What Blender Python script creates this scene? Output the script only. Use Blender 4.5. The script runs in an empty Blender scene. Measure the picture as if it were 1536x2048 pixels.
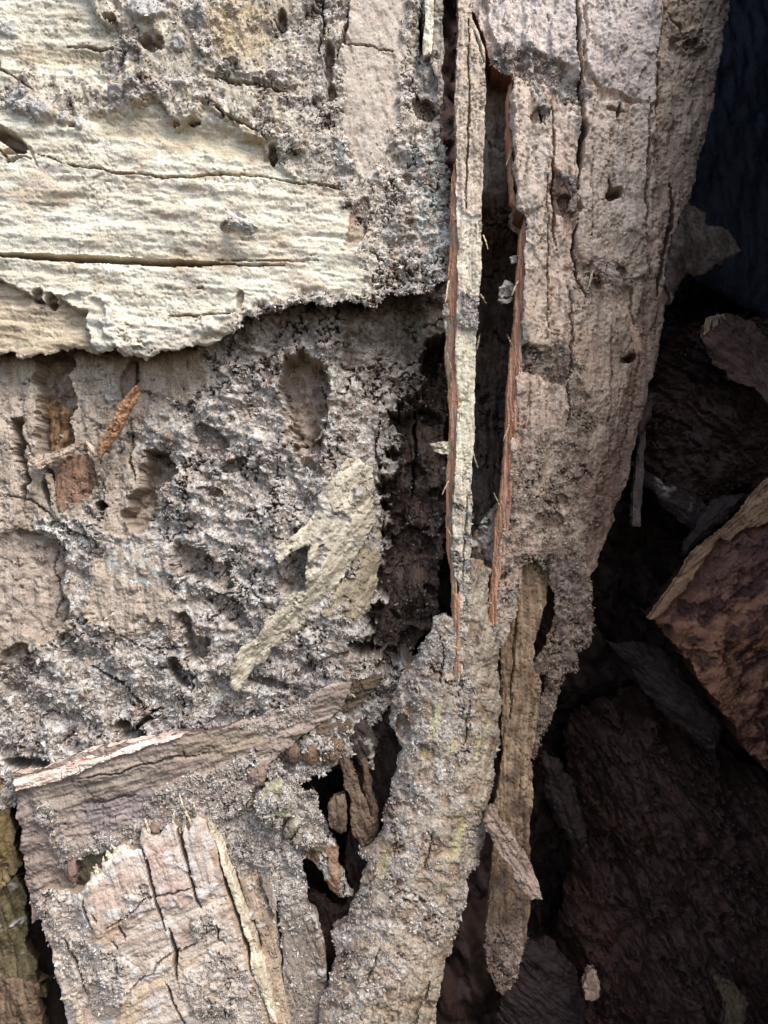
import bpy, math, random
import numpy as np
from mathutils import Vector
random.seed(4); RNG = np.random.default_rng(4)
R = math.radians
S = 0.00025            # metres per photo pixel on the reference plane
DP = 1900.0            # camera distance in the same units
SC = bpy.context.scene
COL = SC.collection

# ------------------------------------------------------------------ camera, sky, sun
cam = bpy.data.cameras.new('camera'); camo = bpy.data.objects.new('camera', cam); COL.objects.link(camo)
camo.location = (0, -DP*S, 0); camo.rotation_euler = (R(90), 0, 0)
cam.sensor_fit = 'VERTICAL'; cam.sensor_height = 36; cam.lens = 36*DP/2048
cam.clip_start = 0.01; cam.clip_end = 50
SC.camera = camo
w = bpy.data.worlds.new('World'); SC.world = w; w.use_nodes = True
nt = w.node_tree; nt.nodes.clear()
sky = nt.nodes.new('ShaderNodeTexSky'); sky.sky_type = 'NISHITA'; sky.sun_disc = False
bg = nt.nodes.new('ShaderNodeBackground'); ow = nt.nodes.new('ShaderNodeOutputWorld')
nt.links.new(sky.outputs[0], bg.inputs[0]); nt.links.new(bg.outputs[0], ow.inputs[0])
SUN_EL, SUN_AZ = 50, 36         # azimuth: degrees from straight behind the camera, negative = from the left
bg.inputs[1].default_value = 0.10
sky.sun_elevation = R(SUN_EL); sky.air_density = 0.8; sky.dust_density = 1.6; sky.ozone_density = 1.0
d = Vector((math.sin(R(SUN_AZ))*math.cos(R(SUN_EL)), -math.cos(R(SUN_AZ))*math.cos(R(SUN_EL)), math.sin(R(SUN_EL))))
sky.sun_rotation = math.atan2(d.x, d.y)
sl = bpy.data.lights.new('sun', 'SUN'); sl.energy = 1.3; sl.angle = R(28); sl.color = (.985, .99, 1)
so = bpy.data.objects.new('sun', sl); COL.objects.link(so); so.rotation_euler = d.to_track_quat('Z', 'Y').to_euler()
SC.view_settings.view_transform = 'Standard'; SC.view_settings.look = 'None'
SC.view_settings.exposure = 1.6; SC.view_settings.gamma = 1
SC.render.engine = 'CYCLES'
SC.cycles.max_bounces = 6; SC.cycles.diffuse_bounces = 3

# ------------------------------------------------------------------ noise
def _h(ix, iy, seed):
    h = (ix.astype(np.int64)*374761393 + iy.astype(np.int64)*668265263 + seed*1442695041) & 0xffffffff
    h = ((h ^ (h >> 13))*1274126177) & 0xffffffff
    return (h ^ (h >> 16)) & 0xffffffff
_G = np.array([[math.cos(a), math.sin(a)] for a in np.linspace(0, 2*math.pi, 64, endpoint=False)], dtype=np.float32)
def perlin(x, y, seed=0):
    xi = np.floor(x); yi = np.floor(y); fx = (x-xi).astype(np.float32); fy = (y-yi).astype(np.float32)
    xi = xi.astype(np.int64); yi = yi.astype(np.int64)
    su = fx*fx*fx*(fx*(fx*6-15)+10); sv = fy*fy*fy*(fy*(fy*6-15)+10)
    def g(dx, dy):
        q = _G[_h(xi+dx, yi+dy, seed) & 63]
        return q[..., 0]*(fx-dx)+q[..., 1]*(fy-dy)
    a = g(0, 0); b = g(1, 0); c = g(0, 1); e = g(1, 1)
    return ((a+su*(b-a)) + sv*((c+su*(e-c))-(a+su*(b-a))))*1.5
def fbm(x, y, sc, oct=4, seed=0, gain=.5):
    r = 0; a = 1.; f = 1./sc; n = 0
    for k in range(oct):
        r = r + a*perlin(x*f+17.3*k, y*f-9.1*k, seed+k*31); n += a; a *= gain; f *= 2.03
    return r/n*1.3
def rot(x, y, ang):
    c, s = math.cos(R(ang)), math.sin(R(ang)); return x*c+y*s, -x*s+y*c
def grain(x, y, ang, along, across, oct=4, seed=0, gain=.55):
    a, b = rot(x, y, ang)                       # ang: direction of the grain, degrees, image axes (v down)
    b = b + 6*perlin(a/160, b/90, seed+5)+2.5*perlin(a/40, b/40, seed+6)
    return fbm(a/along, b/across, 1., oct, seed, gain)
def worley(x, y, sc, seed=0, jit=.9):
    x = x/sc; y = y/sc; xi = np.floor(x).astype(np.int64); yi = np.floor(y).astype(np.int64)
    f1 = np.full(x.shape, 9., np.float32); f2 = f1.copy(); cid = np.zeros(x.shape, np.int64)
    for dx in (-1, 0, 1):
        for dy in (-1, 0, 1):
            h = _h(xi+dx, yi+dy, seed)
            px = xi+dx+.5+jit*((h & 1023)/1023.-.5); py = yi+dy+.5+jit*(((h >> 10) & 1023)/1023.-.5)
            dd = (px-x)**2+(py-y)**2
            m = dd < f1
            f2 = np.where(m, f1, np.minimum(f2, dd)); f1 = np.where(m, dd, f1); cid = np.where(m, h, cid)
    return np.sqrt(f1), np.sqrt(f2), ((cid >> 4) & 1023)/1023.
def ss(x, a, b):
    t = np.clip((x-a)/(b-a), 0, 1); return t*t*(3-2*t)
def sdf(U, V, P):
    """signed distance to a polygon, positive inside; far points get a rough negative value"""
    P = np.asarray(P, float); m = 40
    out = np.full(U.shape, -m, np.float32)
    sel = (U > P[:, 0].min()-m) & (U < P[:, 0].max()+m) & (V > P[:, 1].min()-m) & (V < P[:, 1].max()+m)
    x = U[sel]; y = V[sel]
    dmin = np.full(x.shape, 1e12); ins = np.zeros(x.shape, bool)
    for (x0, y0), (x1, y1) in zip(P, np.roll(P, -1, 0)):
        ex, ey = x1-x0, y1-y0; L = ex*ex+ey*ey+1e-9
        t = np.clip(((x-x0)*ex+(y-y0)*ey)/L, 0, 1)
        dmin = np.minimum(dmin, (x-x0-t*ex)**2+(y-y0-t*ey)**2)
        if y0 != y1:
            c = (y0 > y) != (y1 > y); ins ^= c & (x < x0+(y-y0)/(y1-y0)*ex)
    out[sel] = np.sqrt(dmin)*np.where(ins, 1, -1)
    return out
def warp(U, V, amp, seed=0, sc=1.):
    p, q = rot(U, V, 27); x, y = rot(U, V, 58)
    a = U+amp*(1.3*perlin(p/(37*sc), q/(37*sc), seed)+.6*perlin(x/(15*sc), y/(15*sc), seed+1)+.36*perlin(p/(6.3*sc), q/(6.3*sc), seed+2))
    b = V+amp*(1.3*perlin(x/(37*sc), y/(37*sc), seed+3)+.6*perlin(p/(15*sc), q/(15*sc), seed+4)+.36*perlin(x/(6.3*sc), y/(6.3*sc), seed+5))
    return a, b
def M(U, V, P, soft=3, rag=5, seed=0, grow=0):
    a, b = warp(U, V, rag, seed); return ss(sdf(a, b, P)+grow, -soft, soft)
def line(U, V, P, width, seed=0, rag=3, taper=True):
    """0..1 mask of a crack along a polyline; the width dies away towards both ends"""
    a, b = warp(U, V, rag, seed); P = np.asarray(P, float)
    out = np.zeros(U.shape, np.float32)
    sel = (U > P[:, 0].min()-30) & (U < P[:, 0].max()+30) & (V > P[:, 1].min()-30) & (V < P[:, 1].max()+30)
    if not sel.any(): return out
    x = a[sel]; y = b[sel]; best = np.full(x.shape, 1e12); bt = np.zeros(x.shape)
    seg = np.hypot(*(P[1:]-P[:-1]).T); cum = np.concatenate([[0], np.cumsum(seg)]); tot = cum[-1]
    for k, ((x0, y0), (x1, y1)) in enumerate(zip(P[:-1], P[1:])):
        ex, ey = x1-x0, y1-y0; L = ex*ex+ey*ey+1e-9
        t = np.clip(((x-x0)*ex+(y-y0)*ey)/L, 0, 1); dd = (x-x0-t*ex)**2+(y-y0-t*ey)**2
        m = dd < best; best = np.where(m, dd, best); bt = np.where(m, (cum[k]+t*seg[k])/tot, bt)
    w_ = width*(np.clip(np.minimum(bt, 1-bt)*4, .12, 1) if taper else 1)
    out[sel] = 1-ss(np.sqrt(best), w_*.38, w_*.6+.8)
    return out
def bowl(U, V, cx, cy, rx, ry, ang=0, seed=0, rag=4, p=2):
    a, b = warp(U, V, rag, seed); a, b = rot(a-cx, b-cy, ang)
    q = np.clip(1-((a/rx)**2+(b/ry)**2)**(p/2), 0, 1); return q
def rgb(h):
    h = h.lstrip('#'); c = [int(h[i:i+2], 16)/255 for i in (0, 2, 4)]
    return np.array([x/12.92 if x < .04045 else ((x+.055)/1.055)**2.4 for x in c])
def mx(a, b, t):
    a = np.atleast_2d(a); b = np.atleast_2d(b); return a+(b-a)*np.clip(np.atleast_1d(t), 0, 1)[:, None]

# ------------------------------------------------------------------ materials (colour attribute x fine grain)
def material(name, bump, scale, spec=.18, rough=.86, vary=.28):
    m = bpy.data.materials.new(name); m.use_nodes = True; t = m.node_tree; N = t.nodes; L = t.links
    p = N['Principled BSDF']; p.inputs['Roughness'].default_value = rough; p.inputs['Specular IOR Level'].default_value = spec
    at = N.new('ShaderNodeAttribute'); at.attribute_name = 'Col'
    tc = N.new('ShaderNodeTexCoord')
    n1 = N.new('ShaderNodeTexNoise'); n1.inputs['Scale'].default_value = scale; n1.inputs['Detail'].default_value = 3
    n2 = N.new('ShaderNodeTexVoronoi'); n2.inputs['Scale'].default_value = scale*.55
    L.new(tc.outputs['Object'], n1.inputs['Vector']); L.new(tc.outputs['Object'], n2.inputs['Vector'])
    mr = N.new('ShaderNodeMapRange'); mr.inputs[1].default_value = .3; mr.inputs[2].default_value = .7
    mr.inputs[3].default_value = 1-vary; mr.inputs[4].default_value = 1+vary
    L.new(n1.outputs[0], mr.inputs[0])
    vm = N.new('ShaderNodeVectorMath'); vm.operation = 'SCALE'
    L.new(at.outputs['Color'], vm.inputs[0]); L.new(mr.outputs[0], vm.inputs['Scale']); L.new(vm.outputs[0], p.inputs['Base Color'])
    ad = N.new('ShaderNodeMath'); ad.operation = 'ADD'; L.new(n1.outputs[0], ad.inputs[0]); L.new(n2.outputs['Distance'], ad.inputs[1])
    b = N.new('ShaderNodeBump'); b.inputs['Strength'].default_value = bump; b.inputs['Distance'].default_value = .0006
    L.new(ad.outputs[0], b.inputs['Height']); L.new(b.outputs[0], p.inputs['Normal'])
    return m
M_WOOD = material('weathered_wood', .22, 1500)
M_FRASS = material('crumbly_frass', .4, 1300, vary=.35, spec=.08, rough=.95)
M_FRESH = material('fresh_split_wood', .35, 1700, spec=.35, rough=.6, vary=.15)
M_DARK = material('dark_wood', .4, 900, spec=.3, rough=.7)  # coarser, glossier finish for wood with dark vertex colours

# ------------------------------------------------------------------ objects
def at(u, v, h):
    k = 1-h/DP
    return Vector(((u-768)*S*k, -h*S, (1024-v)*S*k))
def tag(o, label=None, cat=None, group=None, kind=None):
    if label: o['label'] = label
    if cat: o['category'] = cat
    if group: o['group'] = group
    if kind: o['kind'] = kind
    return o
def thing(name, label, cat, pos, group=None):
    o = bpy.data.objects.new(name, None); COL.objects.link(o); o.location = at(*pos); o.empty_display_size = .01
    ORG[o.name] = np.array(o.location)
    return tag(o, label, cat, group)
ORG = {}
def link_mesh(name, verts, quads, colors, mat, parent=None, smooth=True, tris=None):
    verts = np.asarray(verts, np.float64)
    if parent is not None: org = ORG[parent.name]
    else: org = (verts.min(0)+verts.max(0))/2
    me = bpy.data.meshes.new(name)
    nq = len(quads); ntr = 0 if tris is None else len(tris)
    me.vertices.add(len(verts)); me.vertices.foreach_set('co', (verts-org).astype(np.float32).ravel())
    me.loops.add(nq*4+ntr*3)
    idx = quads.ravel() if nq else np.zeros(0, int)
    if ntr: idx = np.concatenate([idx, tris.ravel()])
    me.loops.foreach_set('vertex_index', idx.astype(np.int32))
    me.polygons.add(nq+ntr)
    st = np.concatenate([np.arange(nq)*4, nq*4+np.arange(ntr)*3])
    me.polygons.foreach_set('loop_start', st.astype(np.int32))
    me.update(calc_edges=True)
    sm = np.full(nq+ntr, smooth, bool)
    if smooth and nq:
        n_ = np.cross(verts[quads[:, 2]]-verts[quads[:, 0]], verts[quads[:, 3]]-verts[quads[:, 1]])
        sm[:nq] = np.abs(n_[:, 1]) > .42*np.linalg.norm(n_, axis=1)       # torn walls and crack sides stay crisp
    me.polygons.foreach_set('use_smooth', sm)
    ca = me.color_attributes.new('Col', 'FLOAT_COLOR', 'POINT')
    c4 = np.ones((len(verts), 4), np.float32); c4[:, :3] = np.clip(colors, .003, .9)
    ca.data.foreach_set('color', c4.ravel())
    me.materials.append(mat)
    o = bpy.data.objects.new(name, me); COL.objects.link(o)
    if parent is None: o.location = org
    else: o.parent = parent
    ORG[o.name] = org
    return o
class Host: pass
def sheet(name, poly, base, surf, thick=24, step=2.3, rag=4, seed=0, back=True, bevel=3., bw=3.5, holes=(), taper=.25,
          side=None, mat=None, parent=None, ragsc=1., smooth=True):
    P = np.asarray(poly, float); m = 10
    us = np.arange(P[:, 0].min()-m, P[:, 0].max()+m, step); vs = np.arange(P[:, 1].min()-m, P[:, 1].max()+m, step)
    U, V = np.meshgrid(us, vs); nv, nu = U.shape
    a, b = warp(U, V, rag, seed, ragsc)
    sd = sdf(a, b, P)
    for hp in holes: sd = np.minimum(sd, -sdf(a, b, hp))
    ins = sd > 0
    cell = ins[:-1, :-1] | ins[1:, :-1] | ins[:-1, 1:] | ins[1:, 1:]
    gv, gu = np.gradient(sd, step); gl = np.hypot(gu, gv)+1e-6
    gu /= gl; gv /= gl
    mv = np.clip(-sd/np.maximum(gl, .5), 0, 1.3*step)
    U = U+np.where(ins, 0, gu*mv); V = V+np.where(ins, 0, gv*mv); sd = np.maximum(sd, 0)
    used = np.zeros(U.shape, bool)
    used[:-1, :-1] |= cell; used[1:, :-1] |= cell; used[:-1, 1:] |= cell; used[1:, 1:] |= cell
    idx = -np.ones(U.shape, int); idx[used] = np.arange(used.sum())
    u = U[used]; v = V[used]; s = sd[used]; gx = gu[used]; gy = gv[used]
    hb = base(u, v) if callable(base) else np.full(u.shape, float(base))
    rel, colr, extra = surf(u, v, s)
    rel = rel-bevel*np.exp(-s/bw)
    k = 1-hb/DP
    front = np.stack([(u-768)*S*k, -(hb+rel)*S, (1024-v)*S*k], 1)
    I, J = np.nonzero(cell)
    q = np.stack([idx[I, J], idx[I+1, J], idx[I+1, J+1], idx[I, J+1]], 1)
    # boundary edges
    ed = np.concatenate([q[:, [0, 1]], q[:, [1, 2]], q[:, [2, 3]], q[:, [3, 0]]])
    n = len(u); key = ed[:, 0]*n+ed[:, 1]; rk = ed[:, 1]*n+ed[:, 0]
    be = ed[~np.isin(key, rk)]
    bv = np.unique(be); bm = -np.ones(n, int); bm[bv] = np.arange(len(bv))
    rows = 2 if thick < 30 else 4
    vs_ = [front]; cs = [colr]; base_i = n; ring = []
    sc_ = colr[bv] if side is None else mx(np.repeat(np.atleast_2d(side), len(bv), 0)*(1+.3*fbm(u[bv], v[bv], 14, 3, seed+9))[:, None], colr[bv], .2*np.ones(len(bv)))
    jit = perlin(u[bv]/9, v[bv]/9, seed+40)
    for r in range(rows+1):
        f = r/rows
        off = thick*f
        inn = taper*thick*f*(1-.3*(1 if back else 0)) + (jit*2.2*math.sin(f*3.1) if 0 < r else 0)
        p = front[bv].copy(); p[:, 1] += off*S
        p[:, 0] += gx[bv]*inn*S*k[bv]; p[:, 2] -= gy[bv]*inn*S*k[bv]
        vs_.append(p); cs.append(sc_); ring.append(base_i+np.arange(len(bv))); base_i += len(bv)
    quads = [q]
    for r in range(rows):
        A, B = ring[r], ring[r+1]
        quads.append(np.stack([A[bm[be[:, 1]]], A[bm[be[:, 0]]], B[bm[be[:, 0]]], B[bm[be[:, 1]]]], 1))
    if back:
        bk = front.copy(); bk[:, 1] = -(hb-thick+.35*rel)*S
        bk[bv] = vs_[-1]
        vs_.append(bk); cs.append(colr); quads.append(q[:, ::-1]+base_i)
    o = link_mesh(name, np.concatenate(vs_), np.concatenate(quads), np.concatenate(cs), mat or M_WOOD, parent, smooth)
    H = Host(); H.o = o; H.u, H.v, H.s = u, v, s; H.p = front; H.extra = extra; H.c = colr; H.root = parent; H.h = hb+rel
    return H
_ICO_V = np.array([(0, 0, 1), (.9, 0, .3), (.28, .85, .3), (-.72, .53, .3), (-.72, -.53, .3), (.28, -.85, .3), (0, 0, -.9), (.5, .5, -.5), (-.6, 0, -.5), (.4, -.6, -.5)])
_OCT_V = np.array([(1, 0, 0), (0, 1, 0), (-1, 0, 0), (0, -1, 0), (0, 0, 1), (0, 0, -1)], float)
_OCT_F = np.array([(0, 1, 4), (1, 2, 4), (2, 3, 4), (3, 0, 4), (1, 0, 5), (2, 1, 5), (3, 2, 5), (0, 3, 5)])
GREYS = np.array([rgb(x) for x in ('bdb4a8', 'a59b90', 'd2cbc0', '92857a', '705d52', 'c4baaa', 'a89a89', '7f6d61', 'e4dfd6')])
TANS = np.array([rgb(x) for x in ('a08d78', '8a7360', 'b8a68f', '6e5647', 'c4b59d', '7f6654', '54403a')])
def crumbs(host, weight, n, name='frass', size=(1.2, 3.2), pal=GREYS, parent=None, elong=1.7, seed=0, lift=.35, label=None):
    rg = np.random.default_rng(seed+n)
    wgt = np.clip(weight, 0, None).astype(float); wgt /= wgt.sum()
    i = rg.choice(len(wgt), n, p=wgt)
    c = host.p[i]+rg.normal(0, 1.2*S, (n, 3))*np.array([1, .3, 1])
    r = (size[0]+(size[1]-size[0])*rg.random(n)**2.6)*S
    c[:, 1] -= r*lift
    Q = rg.normal(size=(n, 3, 3)); Q, _ = np.linalg.qr(Q)
    b = _OCT_V[None]*(1+.35*rg.normal(size=(n, 6, 1)))
    b = b*np.stack([np.full(n, elong), np.full(n, 1.), .6+.3*rg.random(n)], 1)[:, None, :]
    V = np.einsum('nij,nkj->nki', Q, b)*r[:, None, None]+c[:, None, :]
    F = (_OCT_F[None]+6*np.arange(n)[:, None, None]).reshape(-1, 3)
    col = pal[rg.integers(0, len(pal), n)]*(.85+.3*rg.random((n, 1)))
    hc = host.c[i]; col = hc+(col-hc)*.5
    o = link_mesh(name, V.reshape(-1, 3), np.zeros((0, 4), int), np.repeat(col, 6, 0), M_FRASS, parent or host.o, False, F)
    o['kind'] = 'stuff'
    if label: o['label'] = label
    return o

# ------------------------------------------------------------------ shared surface looks
def flakes(u, v, ang, sc, lev, seed):
    """thin torn layers: a stepped field whose edges run mostly along the grain, and a tone per layer"""
    a, b = rot(u, v, ang); a = a+4*perlin(u/7, v/7, seed+1); b = b+3*perlin(u/6, v/6, seed+2)
    n = fbm(a/(sc*3.2), b/sc, 1., 5, seed, .55)*lev+50; k = np.floor(n); f = n-k
    tone = ((_h(k, k*0, seed) & 255)/255.-.5)
    return k+ss(f, 0, .07)-50, tone
def crevice(u, v, sc, seed, w=.035):
    n = fbm(u, v, sc, 4, seed, .6); m = ss(fbm(u, v, sc*2.2, 2, seed+5), -.05, .2)
    return (1-ss(np.abs(n), w*.35, w))*m
def wood(u, v, ang, amp=3, seed=0, c0='c9bda2', c1='8e7d68', c2='5d4a3c', along=110, across=9, fine=1.4, big=6, flk=1.):
    g = grain(u, v, ang, along, across, 4, seed); g2 = grain(u, v, ang, along*.35, across*.4, 3, seed+11)
    f = fbm(u, v, 7, 3, seed+20); b = fbm(u, v, 150, 3, seed+30); m = fbm(u, v, 26, 3, seed+33)
    rp, _, _ = worley(*rot(u, v, ang), 9, seed+44)
    hair = grain(u, v, ang, 46, 2.6, 2, seed+60, .6)
    rel = amp*(g+.5*g2)+.5*fine*f+big*b+2.2*m-.2*rp+.5*hair
    t = .5+.55*g+.45*g2*.6+.35*m
    c = mx(rgb(c0), rgb(c1), ss(t, .1, 1.0)); c = mx(c, rgb(c2), .75*ss(-g2+.35*f-.5*b, .32, .9))
    fl, tn = flakes(u, v, ang, 24, 3.2, seed+50); rel = rel+flk*2.6*fl; c = c*(1+.20*tn*flk)[:, None]
    cv = crevice(u, v, 60, seed+55)*flk*.8; rel = rel-6*cv; c = c*(1-.35*cv)[:, None]
    c = c*(1+.10*f+.12*b+.15*hair)[:, None]
    return rel, c
def frass(u, v, seed=0, lump=14, gr=7., amp=3.2, tone=1.0):
    f1, f2, cid = worley(u, v, gr, seed); g1, g2, cid2 = worley(u, v, gr*.55, seed+3)
    big = fbm(u, v, 85, 4, seed+6, .55); md = fbm(u, v, 24, 3, seed+8)
    rel = lump*1.8*big+(3+6*ss(big, -.25, .35))*md+.45*amp*(1-f1*1.15)*(.5+cid)+amp*.22*(1-g1)
    base = GREYS[(cid*8.99).astype(int)]*.62+GREYS[(cid2*8.99).astype(int)]*.38
    base = base*(tone*(.86+.1*md))[:, None] if np.ndim(tone) else base*(tone*(.86+.12*md))[:, None]
    avg = GREYS.mean(0)*.95; sm = ss(fbm(u, v, 55, 3, seed+17), -.3, .35); base = mx(base, avg*np.ones((len(u), 1)), .1+.3*sm)
    rel = rel-amp*.35*sm*(1-f1)
    pale = ss(fbm(u, v, 32, 4, seed+18), .1, .5); base = mx(base, rgb('d0c9be'), .42*pale); rel = rel+4*pale
    cv = crevice(u, v, 46, seed+21, .06); rel = rel-17*cv; cv2 = crevice(u, v, 19, seed+26, .07); rel = rel-3*cv2; base = mx(base, rgb('5d4a40'), .6*np.maximum(cv, .7*cv2))
    fl, tn = flakes(u, v, 20+seed*7, 30, 3., seed+24); rel = rel+3*fl; base = base*(1+.16*tn)[:, None]
    red = ss(fbm(u, v, 40, 4, seed+14), .12, .5)
    base = mx(base, base*np.array([.66, .56, .5]), red*.8)
    return rel, base

# ================================================================== hollow of the log behind everything in view
def hollow_base(u, v):
    h = -230-620*ss(u, 820, 1250)
    h = h+(1+0*u)*150*ss(v, 1500, 2100)*ss(u, 900, 1250)
    h = h-250*ss(u, 500, 800)*(1-ss(u, 900, 1250))
    h = h+1650*ss(u, 1690, 2250)+1000*ss(-v, 200, 800)*ss(u, 1150, 1550)+500*ss(-v, 600, 1000)*(1-ss(u, 1150, 1550))+900*ss(v, 2400, 3100)  # out of view, right side and top swing forward to block the light
    return np.minimum(h, 680+.15*np.minimum(h-680, 900))
def hollow_surf(u, v, s):
    g = grain(u, v, 62, 200, 20, 4, 5); f1, f2, cid = worley(*rot(u, v, 55), 34, 9)
    big = fbm(u, v, 260, 4, 3, .55); f = fbm(u, v, 14, 3, 8)
    rel = 130*big+7*g+6*f-4*f1
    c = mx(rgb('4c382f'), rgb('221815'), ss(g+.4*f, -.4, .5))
    fl, tn = flakes(u, v, 62, 90, 3., 15); rel = rel+22*fl+45*fbm(u, v, 90, 5, 16); c = c*(1+.5*tn)[:, None]
    red = M(u, v, [(1180, 1420), (1300, 1380), (1420, 1500), (1540, 1700), (1650, 2100), (1250, 2100), (1180, 1800)], 50, 40, 4)
    c = mx(c, mx(rgb('66402f'), rgb('2b1915'), ss(g+.5*f, -.45, .35)), red*.9)
    pale = ss(fbm(u, v, 60, 4, 77), .3, .6)*ss(v, 1300, 1700)
    c = mx(c, rgb('5e4b3f'), .5*pale)
    blue_haze = ss(-v, -900, -300)*ss(u, 1300, 1420)
    c = mx(c, rgb('3a3c4c'), .6*blue_haze)  # veiling bluish haze mixed into the wall colour at the top right
    return rel, c, None
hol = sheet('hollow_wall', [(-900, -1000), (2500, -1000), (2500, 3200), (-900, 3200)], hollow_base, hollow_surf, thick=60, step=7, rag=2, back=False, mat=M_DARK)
tag(hol.o, kind='structure')
wl = ss(hol.u, 980, 1100)*(1-ss(hol.u, 1700, 1800))*ss(hol.v, 350, 700)*(1-ss(hol.v, 2200, 2300))*(.3+ss(fbm(hol.u, hol.v, 160, 3, 5), -.1, .2))
crumbs(hol, wl, 7000, name='wood_litter', size=(2, 17), seed=21, elong=2.2, pal=np.array([rgb(x) for x in ('44302a', '35251f', '54403a', '281b17', '3a2b26')]))

# ================================================================== crumbling middle wall of the log
WALL = [(-90, 600), (900, 520), (915, 700), (895, 830), (905, 1010), (885, 1150), (880, 1260), (830, 1330), (770, 1420), (700, 1520), (500, 1600), (250, 1560), (-90, 1640)]
def wall_base(u, v):
    return -55-95*ss(u, 640, 800)-60*ss(u, 760, 900)-20*ss(v, 1250, 1500)
PITS = [(425, 880, 42, 24, 30, 18), (468, 935, 26, 15, -20, 26), 
        (420, 985, 26, 10, 5, 16), (360, 1345, 14, 40, -35, 40), (590, 1140, 36, 50, -10, 24),
        (200, 1012, 15, 13, 0, 40), (260, 760, 16, 40, 10, 16), (20, 1340, 26, 60, 0, 26), (130, 1290, 22, 30, 30, 18),
        (450, 1220, 60, 20, 30, 18), (640, 1330, 60, 12, -20, 14), (530, 1365, 44, 10, 12, 30)]
SMOOTH_A = [(-90, 700), (380, 690), (440, 760), (300, 830), (250, 880), (200, 960), (160, 1040), (100, 1030), (-90, 1060)]
SMOOTH_B = [(-90, 1030), (70, 1040), (120, 1090), (130, 1180), (150, 1240), (120, 1290), (-90, 1330)]
SMOOTH_C = [(170, 1140), (250, 1080), (330, 1130), (350, 1230), (270, 1280), (180, 1240)]
SMOOTH_D = [(240, 880), (330, 930), (330, 1000), (260, 1080), (200, 1050), (210, 960)]
SMOOTH_E = [(560, 700), (650, 720), (655, 800), (640, 890), (600, 900), (570, 800)]
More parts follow.
